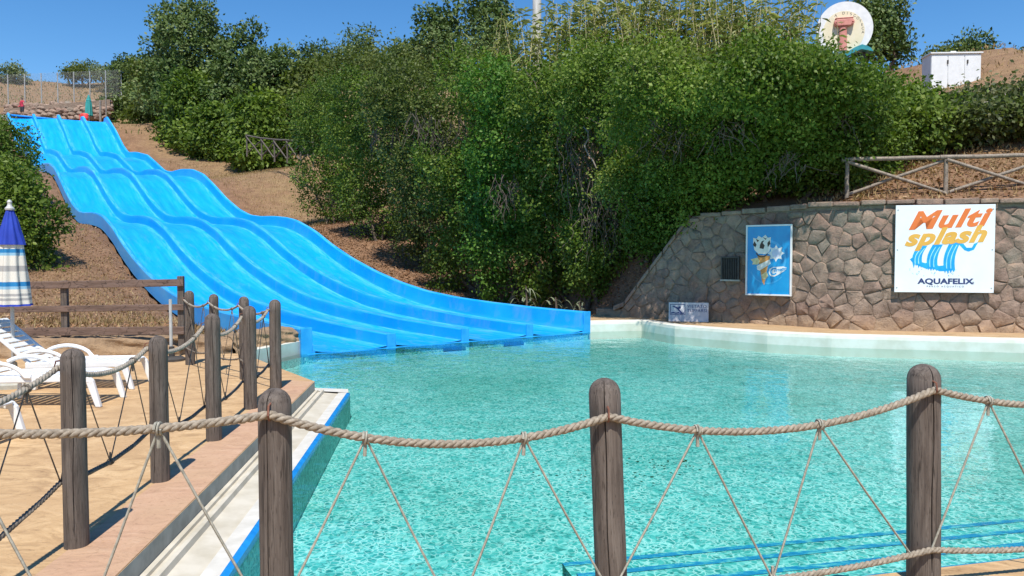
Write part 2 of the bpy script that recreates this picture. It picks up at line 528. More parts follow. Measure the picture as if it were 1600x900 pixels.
M['leaf_cane'] = leaf_mat('leaf_cane', [(0, (0.092, 0.134, 0.038)), (.4, (0.230, 0.260, 0.094)), (.75, (0.353, 0.360, 0.169)), (1, (0.444, 0.450, 0.244))], .3)
M['leaf_grey'] = leaf_mat('leaf_grey', [(0, (0.066, 0.092, 0.040)), (.5, (0.154, 0.196, 0.090)), (1, (0.297, 0.333, 0.190))], .25)
M['leaf_dead'] = leaf_mat('leaf_dead', [(0, (.14, .065, .032)), (.4, (.26, .135, .068)), (.75, (.36, .20, .105)), (1, (.48, .33, .20))], .1, .8)
M['leaf_straw'] = leaf_mat('leaf_straw', [(0, (.20, .12, .05)), (.5, (.36, .245, .11)), (1, (.50, .38, .20))], .2, .8)

# ------------------------------------------------------------------ the place: slide axis and terrain
B0 = np.array([1.848, 18.741])                    # right foot of the slide at the water
NV = np.array([-0.60575456, 0.79565157])          # up the slope
AV = np.array([0.79565157, 0.60575456])           # across the lanes, to the right
SW = 7.168                                        # slide width
PS = [-8, -3, 0.0, 2.01, 4.05, 5.78, 7.63, 9.4, 11.24, 13.06, 14.85, 16.61, 18.54, 19.73, 21.32, 23.04, 24.6, 26.26, 28.35, 30.62, 32.58, 34.85, 37.32, 39.87, 41.55, 44.03, 46.51, 50.08, 53.08, 54.99, 58.01, 61.57]
PZ = [.262, .27, 0.28, 0.293, 0.34, 0.41, 0.55, 0.80, 1.16, 1.6, 2.13, 2.76, 3.26, 3.43, 3.56, 3.62, 3.76, 4.13, 4.82, 5.75, 6.49, 6.97, 7.2, 7.26, 7.5, 8.30, 9.08, 9.67, 9.98, 10.75, 12.39, 14.0]
def smooth_profile():
    s = np.linspace(-8, 61.57, 700)
    z = np.interp(s, PS, PZ)
    k = np.hanning(17); k /= k.sum()
    zp = np.pad(z, 8, mode='edge')
    # keep the end slopes
    zp[-8:] = z[-1] + (np.arange(1, 9)) * (z[-1] - z[-2])
    return s, np.convolve(zp, k, mode='valid')
_PS, _PZ = smooth_profile()
def prof(s): return np.interp(s, _PS, _PZ)
SKEW = 1.75
def world_of(u, t):
    return B0[0] + AV[0] * u + NV[0] * t, B0[1] + AV[1] * u + NV[1] * t
def ut_of(x, y):
    dx, dy = x - B0[0], y - B0[1]
    return dx * AV[0] + dy * AV[1], dx * NV[0] + dy * NV[1]
def sstep(a, b, x):
    k = np.clip((x - a) / (b - a), 0, 1)
    return k * k * (3 - 2 * k)
def hsh(x, y):
    return np.sin(x * 1.3 + 2.1 * np.sin(y * .7)) * .5 + np.sin(y * 1.7 + 1.3 * np.sin(x * .9)) * .5

WALL = [(2.3, 20.9), (2.8, 20.5), (3.5, 19.9), (4.9, 18.9), (6, 18), (6.9, 17.05), (7.7, 16.5), (10.6, 15.9), (18, 14.7)]
_wu, _wt = ut_of(np.array([p[0] for p in WALL]), np.array([p[1] for p in WALL]))
_o = np.argsort(_wt)
def wall_u(t):
    w = np.interp(t, _wt[_o], _wu[_o])
    w = np.where(t > _wt.max(), _wu[np.argmax(_wt)] + (t - _wt.max()) * .34, w)
    return np.where(t < _wt.min(), _wu[np.argmin(_wt)] - (t - _wt.min()) * .95, w)

POOL = [(-1.52, 3.03), (-2.15, 9.98), (-2.95, 11.15), (-4.25, 13.15), (-3.9, 14.46), (1.848, 18.741), (3.23, 19.1), (3.76, 17.7), (5.37, 16.1), (6.47, 15.5), (9.7, 14.6), (14.0, 13.6), (14.0, 6.75)]
def inside(poly, x, y):
    r = np.zeros(np.shape(x), bool)
    n = len(poly)
    for i in range(n):
        (x0, y0), (x1, y1) = poly[i], poly[(i + 1) % n]
        c = ((y0 > y) != (y1 > y)) & (x < (x1 - x0) * (y - y0) / (y1 - y0 + 1e-12) + x0)
        r ^= c
    return r
DECK_BACK = [(-40, 9.5), (-20, 11.2), (-9, 12.15), (-6.6, 12.45), (-4.55, 12.95), (-3.95, 14.5)]

def ground_z(x, y):
    x = np.asarray(x, float); y = np.asarray(y, float)
    u, t = ut_of(x, y)
    te = t + SKEW * np.clip(u, -SW, 0) / SW
    base = prof(np.clip(te, -8, 61.57)) - .50
    base = base + np.clip(te - 66, 0, 27) * .34 + np.clip(te - 93, 0, 40) * .02
    base = np.where(te < 1.5, np.maximum(base, .0), base)
    side = np.clip(u - 1.6, 0, 60)
    zl = base + .20 * side * sstep(4, 18, t) + .03 * hsh(x * 1.4, y * 1.4)
    # to the left of the slide the bank is slightly higher
    left = np.clip(-SW - .6 - u, 0, 40)
    zl = zl + .04 * left + .25 * sstep(0, 1.2, left) * sstep(-3, 3, t)
    dw = u - wall_u(t)
    zh = 2.80 + .31 * np.clip(dw - .5, 0, 20) + .52 * np.clip(dw - 20.5, 0, 8) + .05 * hsh(x, y)
    zh = np.minimum(zh, 12.2) - 1.7 * sstep(21.5, 27, x)
    ramp_ = np.where(t > -1.6, sstep(.15, 2.6, dw), 1.0)
    zh = zl + (zh - zl) * ramp_
    on_hill = dw > .30
    z = np.where(on_hill, np.maximum(zl, zh), zl)
    # under the slide the ground lies lower, and it is cut away for the pool and the decks
    corr = (u > -SW - .15) & (u < .15) & (te < 62)
    z = np.where(corr, base - .35 - .55 * sstep(40, 50, t), z)
    front = (t < 0.9) & (dw < .30) & (u > -SW - .1)
    z = np.where(front, -1.9, z)
    front = (t < 0.05) & (dw < .30)
    dl = np.interp(x, [p[0] for p in DECK_BACK], [p[1] for p in DECK_BACK])
    leftdeck = (u < -SW - .1) & (y < dl + .35) & (x < -3.9)
    z = np.where((front & (u > -SW - .1)) | leftdeck | ((y < 12.2) & (x > -9)) | ((x <= -9) & (y < 10.5)) , -.30, z)
    z = np.where((x > -4.6) & (u < -SW + .3) & (y < 14.6), -.30, z)
    z = np.where(inside(POOL, x, y) | (inside(POOL, x - .45, y) | inside(POOL, x + .45, y) | inside(POOL, x, y - .45) | inside(POOL, x, y + .45)) & (t < -.6), -1.9, z)
    far = np.hypot(x, y - 20)
    z = np.where(far > 120, z - (far - 120) * .05, z)
    return np.maximum(z, -6)

def build_ground():
    xs = np.concatenate([np.linspace(-1500, -80, 14)[:-1], np.linspace(-80, -26, 37)[:-1], np.linspace(-26, 20, 185)[:-1], np.linspace(20, 60, 34)[:-1], np.linspace(60, 1500, 14)])
    ys = np.concatenate([np.linspace(-1500, -20, 10)[:-1], np.linspace(-20, 0, 14)[:-1], np.linspace(0, 48, 193)[:-1], np.linspace(48, 120, 90)[:-1], np.linspace(120, 1500, 16)])
    X, Y = np.meshgrid(xs, ys)
    Z = ground_z(X, Y)
    nx, ny = len(xs), len(ys)
    v = np.stack([X.ravel(), Y.ravel(), Z.ravel()], 1)
    idx = np.arange(nx * ny).reshape(ny, nx)
    f = np.stack([idx[:-1, :-1], idx[:-1, 1:], idx[1:, 1:], idx[1:, :-1]], -1).reshape(-1, 4)
    me = bpy.data.meshes.new('ground')
    me.from_pydata(v.tolist(), [], f.tolist())
    u, t = ut_of(X.ravel(), Y.ravel())
    dry = sstep(20, 26, t) * sstep(.8, 3.5, u) + .35 * sstep(-SW - .4, -SW - 2, u) + .75 * sstep(58, 64, t) + .6 * sstep(6, 9, u) * (t < 5)
    dry = np.clip(dry * (.75 + .4 * hsh(X.ravel() * 2.3, Y.ravel() * 2.3)), 0, 1)
    at_ = me.attributes.new('dry', 'FLOAT', 'POINT'); at_.data.foreach_set('value', dry)
    smooth_mesh(me, 50)
    me.materials.append(M['ground'])
    o = link(bpy.data.objects.new('ground', me))
    tag(o, kind='structure', label='dry brown earth slope around the slide and pool')
build_ground()

# ------------------------------------------------------------------ pool, water, decks
WZ = -0.20
FLOOR = -0.92
def sheet(name, poly, z, m, **kw):
    bm = bmesh.new()
    f = bm.faces.new([bm.verts.new((x, y, z)) for x, y in poly])
    if f.normal.z < 0: f.normal_flip()
    bm.normal_update()
    bmesh.ops.triangulate(bm, faces=bm.faces)
    for ff in bm.faces:
        ff.normal_update()
        if ff.normal.z < 0: ff.normal_flip()
    me = bpy.data.meshes.new(name); bm.to_mesh(me); bm.free()
    me.materials.append(m)
    o = link(bpy.data.objects.new(name, me), kw.get('parent'))
    return o

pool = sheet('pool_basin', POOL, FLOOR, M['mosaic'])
for v_ in pool.data.vertices:      # the floor rises towards the slide and the far rim
    v_.co.z = WZ - .46 + min(1, max(0, (v_.co.y - 4.5) / 10)) * .28
tag(pool, 'turquoise mosaic swimming pool basin', kind='structure')
mb = MB()
n = len(POOL)
for i in range(n):
    if i == 12: continue
    (x0, y0), (x1, y1) = POOL[i], POOL[(i + 1) % n]
    if i in (5, 6, 7, 8, 9, 10):
        continue
    mb.add([(x0, y0, FLOOR - .01), (x1, y1, FLOOR - .01), (x1, y1, WZ - .045), (x0, y0, WZ - .045)], [(0, 1, 2, 3)])
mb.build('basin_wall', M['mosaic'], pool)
# the pale far wall and its coping
FAR = [(1.90, 18.80), (3.23, 19.1), (3.76, 17.7), (5.37, 16.1), (6.47, 15.5), (9.7, 14.6), (14.0, 13.6)]
def offset_line(pts, d):
    out = []
    for i, p in enumerate(pts):
        a = Vector(pts[max(i - 1, 0)]); b = Vector(pts[min(i + 1, len(pts) - 1)])
        if 0 < i < len(pts) - 1:
            t1 = (Vector(p) - a).normalized(); t2 = (b - Vector(p)).normalized()
            n1 = Vector((-t1.y, t1.x)); n2 = Vector((-t2.y, t2.x))
            nn = (n1 + n2)
            nn = nn.normalized() / max(.45, nn.normalized().dot(n1))
        else:
            t1 = (b - a).normalized(); nn = Vector((-t1.y, t1.x))
        out.append((p[0] + nn.x * d, p[1] + nn.y * d))
    return out
def strip(mb, l0, z0, l1, z1):
    n = len(l0)
    mb.add([(x, y, z0) for x, y in l0] + [(x, y, z1) for x, y in l1], [(i, i + 1, n + i + 1, n + i) for i in range(n - 1)])
def sweep(prof_pts, line, name, m, parent=None, kind=None, label=None):
    """prof_pts: (offset to the left of the line, z)"""
    mb = MB()
    lines = [offset_line(line, d) for d, z in prof_pts]
    for k in range(len(prof_pts) - 1):
        strip(mb, lines[k], prof_pts[k][1], lines[k + 1], prof_pts[k + 1][1])
    o = mb.build(name, m, parent)
    fix_normals(o)
    if kind: tag(o, label, kind=kind)
    return o
far_wall = sweep([(0, FLOOR), (0, -.02), (.015, .045), (.05, .062), (.24, .066), (.25, .03)], FAR, 'pool_far_wall', M['pool_white'], None, 'structure', 'cream white rim wall along the far side of the pool')
# sandy ledge between the rim and the stone wall
wall_front = [(2.3, 20.9), (2.8, 20.5), (3.5, 19.9), (4.9, 18.9), (6, 18), (6.9, 17.05), (7.7, 16.5), (10.6, 15.9), (18, 14.7)]
lin = offset_line(FAR, .22)
ledge = sheet('ledge', lin + [(18, 12.8)] + [(p[0], p[1] + .25) for p in reversed(wall_front)] + [world_of(.085, 1.5), world_of(.085, .06)], .055, M['ledge'])
tag(ledge, 'sandy ledge between pool rim and stone wall', kind='structure')

DECK_EDGE = [(-1.91, 2.93), (-2.57, 9.95), (-3.3, 11.03), (-4.55, 12.93)]
deck_poly = [(16, 7.23)] + DECK_EDGE + [(-6.6, 12.5), (-9, 12.2), (-20, 11.3), (-40, 9.6), (-40, -14), (16, -14)]
deck = sheet('deck', deck_poly, 0.0, M['deck'])
tag(deck, 'ochre stamped concrete deck around the pool', kind='structure')
# concrete face under the deck edge
sweep([(0, 0.0), (0, -.60)], [(16, 7.23)] + DECK_EDGE, 'deck_face', M['concrete_grey'], deck)
# pinkish coping band on the pool side
cop = [(-1.915, 2.945), (-2.575, 9.90), (-2.93, 10.05), (-2.30, 2.55)]
sheet('coping_band', cop, .004, M['coping'], parent=deck)
# overflow gutter beside the deck, with its lip and blue tile line
gl = [(-1.91, 2.93), (-2.57, 9.95)]
gut = MB()
def gutter(line, name):
    # offsets are to the right of travel (pool side)
    pr1 = [(-.001, -.115), (-.035, -.115), (-.040, -.135), (-.075, -.135), (-.080, -.112), (-.110, -.112), (-.118, -.150), (-.29, -.165), (-.30, -.150)]
    g = sweep(pr1, line, name, M['cream_gutter'], None, 'structure', 'cream overflow gutter along the left pool side')
    sweep([(-.30, -.150), (-.410, -.148)], line, 'gutter_lip', M['lip_white'], g)
    sweep([(-.410, -.1478), (-.445, -.170), (-.447, -.215)], line, 'blue_tile_line', M['blue_tile'], g)
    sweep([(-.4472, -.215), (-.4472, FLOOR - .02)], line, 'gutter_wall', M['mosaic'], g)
    return g
g1 = gutter([(-1.89, 2.75), (-2.57, 9.98)], 'gutter')
# short return of the lip at the far corner of the deck
ret = MB()
ret.add([(-2.57, 9.96, -.125), (-2.135, 9.97, -.149), (-2.20, 10.24, -.149), (-2.74, 10.22, -.125)], [(0, 1, 2, 3)])
ret.add([(-2.74, 10.22, -.125), (-2.20, 10.24, -.149), (-2.20, 10.24, -.9), (-2.74, 10.22, -.9)], [(0, 1, 2, 3)])
ret.add([(-2.135, 9.97, -.149), (-2.135, 9.97, -.9), (-2.20, 10.24, -.9), (-2.20, 10.24, -.149)], [(0, 1, 2, 3)])
ret.build('gutter_end', M['lip_white'], g1)
# water
wpoly = [(-1.47, 2.85), (-2.12, 9.97), (-3.0, 11.1), (-4.5, 13.0), (-4.0, 14.6), (1.848, 18.90), (3.30, 19.25), (3.85, 17.75), (5.42, 16.2), (6.5, 15.58), (9.72, 14.68), (14.2, 13.65), (14.2, 6.6)]
water = sheet('water', wpoly, WZ, M['water'])
tag(water, 'clear turquoise pool water', kind='structure')
# steps under the water along the near side, each with a blue nosing
near_dir = Vector((1, .24)).normalized(); near_n = Vector((-near_dir.y, near_dir.x))
near_o = Vector((-1.52, 3.03))
mbs = MB()
for k in range(4):
    z = (WZ - .07, WZ - .11, WZ - .15, WZ - .20)[k]
    d0 = .0 if k == 0 else .25 + .30 * k
    d1 = .55 + .30 * k
    p = [near_o + near_n * d0 + near_dir * 2.25, near_o + near_n * d0 + near_dir * 16.2, near_o + near_n * d1 + near_dir * 16.2, near_o + near_n * d1 + near_dir * 2.25]
    drop = .045 if k < 3 else .7
    st = MB()
    st.add([(p[0].x, p[0].y, z), (p[1].x, p[1].y, z), (p[2].x, p[2].y, z), (p[3].x, p[3].y, z)], [(0, 1, 2, 3)])
    st.add([(p[3].x, p[3].y, z), (p[2].x, p[2].y, z), (p[2].x, p[2].y, z - drop), (p[3].x, p[3].y, z - drop)], [(0, 1, 2, 3)])
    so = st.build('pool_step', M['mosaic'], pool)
    e0 = [q + near_n * s for q, s in ((p[3], -.055), (p[2], -.055), (p[2], .004), (p[3], .004))]
    nb = MB()
    nb.add([(e0[0].x, e0[0].y, z + .004), (e0[1].x, e0[1].y, z + .004), (e0[2].x, e0[2].y, z + .004), (e0[3].x, e0[3].y, z + .004),
            (e0[3].x, e0[3].y, z - .03), (e0[2].x, e0[2].y, z - .03)], [(0, 1, 2, 3), (3, 2, 5, 4)])
    nb.build('blue_nosing', M['nosing'], so)
# near rim of the pool below the front deck
sweep([(0, -.02), (.02, -.03), (.10, -.06), (.115, -.16), (.115, -.32)], [(-1.95, 2.93), (16, 7.235)], 'near_rim', M['lip_white'], deck)

# ------------------------------------------------------------------ the water slide
slide = empty('water_slide', (B0[0], B0[1], 0), label='blue four lane fibreglass water slide with bumps running down to pool', cat='water slide')
S_END = 62.6
def slide_surface(name, us_fn, mat, s0=-.55, s1=S_END, ns=300, taper=False, cap=False):
    """us_fn: list of (u, dz, edge) across; swept along the slope"""
    ss = np.linspace(s0, s1, ns)
    cross = us_fn
    nc = len(cross)
    V = np.zeros((ns, nc, 3)); ST = np.zeros((ns, nc, 3))
    acc = 0
    for j, (u, dz, e) in enumerate(cross):
        if j: acc += math.hypot(u - cross[j - 1][0], dz - cross[j - 1][1])
        te = ss + SKEW * min(0, max(-SW, u)) / SW
        tt = ss + 0 * u
        z = prof(np.clip(te, -8, 61.57)) - .47
        x = AV[0] * u + NV[0] * tt; y = AV[1] * u + NV[1] * tt
        k_ = .70 + .30 * sstep(-.5, 9, ss) if taper and dz > .04 else 1.0
        V[:, j, 0] = x; V[:, j, 1] = y; V[:, j, 2] = z + dz * k_
        ST[:, j, 0] = ss; ST[:, j, 1] = u; ST[:, j, 2] = e
    idx = np.arange(ns * nc).reshape(ns, nc)
    f = np.stack([idx[:-1, :-1], idx[1:, :-1], idx[1:, 1:], idx[:-1, 1:]], -1).reshape(-1, 4).tolist()
    if cap:
        f.append(tuple(idx[0, :].tolist())); f.append(tuple(reversed(idx[-1, :].tolist())))
    me = bpy.data.meshes.new(name)
    me.from_pydata(V.reshape(-1, 3).tolist(), [], f)
    a = me.attributes.new('slide_st', 'FLOAT_VECTOR', 'POINT'); a.data.foreach_set('vector', ST.reshape(-1))
    me.materials.append(mat)
    smooth_mesh(me, 26)
    o = link(bpy.data.objects.new(name, me), slide)
    fix_normals(o)
    return o
LW = SW / 4
DH, DWD = .30, .15      # divider height, half width of its foot
for k in range(4):
    uL = -SW + k * LW; uR = uL + LW
    fl = []
    a0 = uL + (.12 if k else .16); a1 = uR - (.12 if k < 3 else .16)
    for q in np.linspace(0, 1, 13):
        e = abs(q - .5) * 2
        fl.append((a0 + (a1 - a0) * q, .035 * e ** 4 * 1.2, max(0, (e - .55) / .45)))
    slide_surface('lane', fl, M['slide'], s0=0.0)
for k in range(1, 4):
    uc = -SW + k * LW
    hf = [(.15, .022, .8), (.125, .05, .2), (.115, .14, .0), (.105, .26, .0), (.098, .36, .0), (.085, .385, .6), (.05, .392, .9)]
    cr = [(uc - d, z, e) for d, z, e in hf] + [(uc + d, z, e) for d, z, e in reversed(hf)]
    slide_surface('divider', cr, M['slide'], s0=.05, cap=True, taper=True)
for side, uc in ((-1, -SW), (1, 0.0)):
    i_ = -side      # inward direction
    cr = [(uc + i_ * .19, .022, .8), (uc + i_ * .14, .05, .3), (uc + i_ * .115, .14, .0), (uc + i_ * .09, .32, .0), (uc + i_ * .07, .46, .0), (uc + i_ * .01, .49, 1), (uc - i_ * .07, .49, 1), (uc - i_ * .09, .45, .6), (uc - i_ * .09, -.05, .2)]
    slide_surface('side_wall', cr, M['slide'], s0=.02, cap=True)
# square end panels of the walls, standing in the water
for k in range(5):
    uc = -SW + k * LW
    top = (.278 if 0 < k < 4 else .49) + (.005)
    te = SKEW * min(0, uc) / SW
    z0 = float(prof(te)) - .47
    pm = MB()
    wdt = .19 if 0 < k < 4 else .22
    c = AV * uc + NV * (.03)
    R_ = Matrix.Rotation(math.atan2(AV[1], AV[0]), 3, 'Z')
    lo_ = WZ - .05
    pm.box((c[0], c[1], (z0 + top + lo_) / 2), (wdt, .05, z0 + top - lo_), R_)
    pm.build('end_panel', M['slide_edge'], slide, bevel=.012)
# launch lip at the top
R_ = Matrix.Rotation(math.atan2(AV[1], AV[0]), 3, 'Z')
top_z = float(prof(61.5)) - .47
tilt = math.atan2((prof(61.5 - SKEW) - prof(61.5)), -SW)
lip = MB()
c = AV * (-SW / 2) + NV * (S_END + .12)
lip.box((c[0], c[1], top_z + .02 ), (SW + .3, .5, .12), R_)
lip.build('launch_lip', M['slide_edge'], slide, bevel=.02)
# dark inlets below the lanes at the pool wall
apron = MB()
pA = AV * (-SW - .05) + NV * .02; pB = AV * .05 + NV * .02
apron.add([(pA[0], pA[1], -.9), (pB[0], pB[1], -.9), (pB[0], pB[1], -.19), (pA[0], pA[1], -.19)], [(0, 1, 2, 3)])
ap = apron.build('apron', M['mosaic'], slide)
nose = MB()
for q0, q1, z0, z1 in ((.02, -.02, -.186, -.196), (-.02, -.03, -.196, -.212)):
    a_, b_ = AV * (-SW) , AV * 0
    zl = float(prof(-SKEW)) - float(prof(0))
    P_ = [a_ + NV * q0, b_ + NV * q0, b_ + NV * q1, a_ + NV * q1]
    nose.add([(P_[0][0], P_[0][1], z0 + zl), (P_[1][0], P_[1][1], z0), (P_[2][0], P_[2][1], z1), (P_[3][0], P_[3][1], z1 + zl)], [(0, 1, 2, 3)])
nose.build('lane_nose', M['slide_edge'], slide)
inlet_mat = simple('inlet_dark', (.01, .05, .06), (.02, .07, .08), 4, .5)
for q in (.46, .68):
    im = MB()
    c = pA + (pB - pA) * q - NV * .03
    im.box((c[0], c[1], -.36), (.55, .04, .10), R_)
    im.build('inlet', inlet_mat, slide)

# ------------------------------------------------------------------ stone retaining wall, stone by stone
def catmull(pts, n):
    P = [np.array(p, float) for p in pts]
    P = [2 * P[0] - P[1]] + P + [2 * P[-1] - P[-2]]
    out = []
    for i in range(1, len(P) - 2):
        for k in range(n):
            t = k / n
            a, b, c, d = P[i - 1], P[i], P[i + 1], P[i + 2]
            out.append(.5 * ((2 * b) + (-a + c) * t + (2 * a - 5 * b + 4 * c - d) * t * t + (-a + 3 * b - 3 * c + d) * t ** 3))
    out.append(P[-2])
    return np.array(out)
WL = catmull(WALL, 16)
WS = np.concatenate([[0], np.cumsum(np.hypot(*(WL[1:] - WL[:-1]).T))])
WTOT = WS[-1]
def wall_pt(s):
    x = np.interp(s, WS, WL[:, 0]); y = np.interp(s, WS, WL[:, 1])
    x2 = np.interp(s + .05, WS, WL[:, 0]); y2 = np.interp(s + .05, WS, WL[:, 1])
    x1 = np.interp(s - .05, WS, WL[:, 0]); y1 = np.interp(s - .05, WS, WL[:, 1])
    t = np.array([x2 - x1, y2 - y1]); t = t / (np.linalg.norm(t) + 1e-9)
    nrm = np.array([t[1], -t[0]])     # towards the pool
    return x, y, t, nrm
S_RAKE = float(WS[np.argmin(np.hypot(WL[:, 0] - 4.42, WL[:, 1] - 19.25))])
def wall_top(s):
    return .30 + (2.68 - .30) * min(1, max(0, (s - .8) / (S_RAKE - .8))) if s < S_RAKE else 2.68 + .12 * min(1, (s - S_RAKE) / 3.0)
WT = .55
stone_wall = empty('stone_wall', (7.7, 16.5, 0), label='tall brown fieldstone retaining wall with raked end behind the pool', cat='wall')
org = Vector((7.7, 16.5, 0))
back = MB()
NSEG = 90
rows = []
for i in range(NSEG + 1):
    s = WTOT * i / NSEG
    x, y, t, nr = wall_pt(s)
    h = wall_top(s) - .06
    rows.append([(x - org.x, y - org.y, -.2), (x - org.x, y - org.y, h), (x - nr[0] * WT - org.x, y - nr[1] * WT - org.y, h), (x - nr[0] * WT - org.x, y - nr[1] * WT - org.y, -.2)])
for r in rows: back.v += r
for i in range(NSEG):
    for k in range(3):
        back.f.append((i * 4 + k, (i + 1) * 4 + k, (i + 1) * 4 + k + 1, i * 4 + k + 1))
back.f.append((0, 1, 2, 3)); back.f.append(tuple(NSEG * 4 + k for k in (3, 2, 1, 0)))
bo = back.build('mortar_core', M['mortar'], stone_wall); fix_normals(bo)

def clip_poly(poly, px, py, nx, ny):
    """keep the side where (p - P).n <= 0"""
    out = []
    m = len(poly)
    for i in range(m):
        a, b = poly[i], poly[(i + 1) % m]
        da = (a[0] - px) * nx + (a[1] - py) * ny; db = (b[0] - px) * nx + (b[1] - py) * ny
        if da <= 0: out.append(a)
        if (da < 0) != (db < 0):
            k = da / (da - db)
            out.append((a[0] + (b[0] - a[0]) * k, a[1] + (b[1] - a[1]) * k))
    return out
rng = random.Random(11)
seeds = []
S_VIS = 10.6
for md, nmax in ((.52, 30), (.40, 90), (.31, 190), (.23, 250), (.16, 296)):     # big stones first, small ones fill in
    tries = 0
    while len(seeds) < nmax and tries < 4000:
        tries += 1
        s, z = rng.uniform(0.0, S_VIS), rng.uniform(0.0, 2.85)
        if z > wall_top(s) + .06: continue
        if all(math.hypot((s - a) * .80, z - b) > md for a, b in seeds):
            seeds.append((s, z))
def stone_mesh(poly, s, z, r):
    cx = sum(p[0] for p in poly) / len(poly); cz = sum(p[1] for p in poly) / len(poly)
    gap = .006
    # slightly rounded outline: cut corners
    pts = []
    m = len(poly)
    for i in range(m):
        a, b, c = poly[i - 1], poly[i], poly[(i + 1) % m]
        k1, k2 = r.uniform(.05, .13), r.uniform(.05, .13)
        pts.append((b[0] + (a[0] - b[0]) * k1, b[1] + (a[1] - b[1]) * k1))
        pts.append((b[0] + (c[0] - b[0]) * k2, b[1] + (c[1] - b[1]) * k2))
    def shrink(pts, d):
        out = []
        for x, y in pts:
            l = math.hypot(x - cx, y - cz) + 1e-6
            out.append((cx + (x - cx) * max(.1, 1 - d / l), cz + (y - cz) * max(.1, 1 - d / l)))
        return out
    hgt = r.uniform(.008, .032)
    tx, tz = r.uniform(-.10, .10), r.uniform(-.10, .10)
    rings = []
    o0 = shrink(pts, gap)
    rings.append([(p[0], p[1], -.03) for p in o0])
    rings.append([(p[0], p[1], hgt * .45) for p in shrink(pts, gap + .004)])
    rings.append([(p[0] + r.uniform(-.008, .008), p[1] + r.uniform(-.008, .008), hgt + (p[0] - cx) * tx + (p[1] - cz) * tz + r.uniform(-.010, .010)) for p in shrink(pts, gap + r.uniform(.015, .032))])
    return rings, (cx, cz, hgt + r.uniform(.0, .022))
n_st = 0
for i, (s, z) in enumerate(seeds):
    poly = [(max(-.02, s - .8), max(-.10, z - .8)), (min(S_VIS, s + .8), max(-.10, z - .8)), (min(S_VIS, s + .8), z + .8), (max(-.02, s - .8), z + .8)]
    for j, (a, b) in enumerate(seeds):
        if j == i or abs(a - s) > 1.4 or abs(b - z) > 1.4: continue
        poly = clip_poly(poly, (a + s) / 2, (b + z) / 2, a - s, b - z)
        if len(poly) < 3: break
    # the sloping or level top edge
    if len(poly) >= 3:
        if s < S_RAKE + .2:
            sl = (2.68 - .30) / (S_RAKE - .8)
            ln = math.hypot(sl, 1)
            poly = clip_poly(poly, .8, .22, -sl / ln, 1 / ln)
        if len(poly) >= 3:
            poly = clip_poly(poly, 0, 2.66, 0, 1)
    if len(poly) < 3: continue
    A_ = abs(sum(poly[k][0] * poly[(k + 1) % len(poly)][1] - poly[(k + 1) % len(poly)][0] * poly[k][1] for k in range(len(poly)))) / 2
    if A_ < .006: continue
    rings, ctr = stone_mesh(poly, s, z, rng)
    def to3(p):
        x, y, t, nr = wall_pt(min(max(p[0], .0), WTOT))
        return (x + nr[0] * p[2] - org.x, y + nr[1] * p[2] - org.y, p[1])
    m = len(rings[0])
    vs = [to3(p) for rg in rings for p in rg] + [to3(ctr)]
    fs = []
    for a in range(2):
        for k in range(m):
            fs.append((a * m + k, a * m + (k + 1) % m, (a + 1) * m + (k + 1) % m, (a + 1) * m + k))
    for k in range(m):
        fs.append((2 * m + k, 2 * m + (k + 1) % m, 3 * m))
    st = MB().add(vs, fs)
    st.build('stone', M['stone'], stone_wall, smooth=48)
    n_st += 1
far_st = MB()
for s_ in np.arange(S_VIS + .2, WTOT - .2, .42):
    for z_ in np.arange(.15, 2.6, .34):
        x, y, t, nr = wall_pt(s_ + rng.uniform(-.05, .05))
        far_st.box((x - org.x, y - org.y, z_ + rng.uniform(-.03, .03)), (.38 + rng.uniform(-.06, .02), .07, .30 + rng.uniform(-.05, .02)), Matrix.Rotation(math.atan2(t[1], t[0]), 3, 'Z'))
far_st.build('outer_stones', M['stone'], stone_wall)['kind'] = 'stuff'
# flat cap stones along the level top
s = S_RAKE - .1
while s < WTOT - .8:
    L = rng.uniform(.32, .75)
    x, y, t, nr = wall_pt(s + L / 2)
    cm = MB()
    th = rng.uniform(.09, .13)
    pro = rng.uniform(.05, .10)
    Rz = Matrix.Rotation(math.atan2(t[1], t[0]) + rng.uniform(-.03, .03), 3, 'Z') @ Matrix.Rotation(rng.uniform(-.03, .03), 3, 'Y')
    cm.box((x - nr[0] * (WT / 2 - pro) - org.x, y - nr[1] * (WT / 2 - pro) - org.y, wall_top(s) - .02 + rng.uniform(0, .02)), (L - .025, WT + .02, th), Rz)
    o = cm.build('cap_stone', M['stone'], stone_wall, bevel=.022)
    s += L
# sloping cap stones along the raked end
k0, k1 = .55, S_RAKE
nk = 6
for i in range(nk):
    a, b = k0 + (k1 - k0) * i / nk, k0 + (k1 - k0) * (i + 1) / nk
    cm = MB()
    vs = []
    for s_ in (a + .015, b - .015):
        x, y, t, nr = wall_pt(s_)
        h = wall_top(s_)
        for off in (.075, -WT - .02):
            for dz in (-.09, .035):
                vs.append((x + nr[0] * off - org.x, y + nr[1] * off - org.y, h + dz))
    cm.add(vs, [(0, 1, 3, 2), (4, 6, 7, 5), (0, 4, 5, 1), (2, 3, 7, 6), (0, 2, 6, 4), (1, 5, 7, 3)])
    o = cm.build('cap_stone', M['stone'], stone_wall, bevel=.02); fix_normals(o)

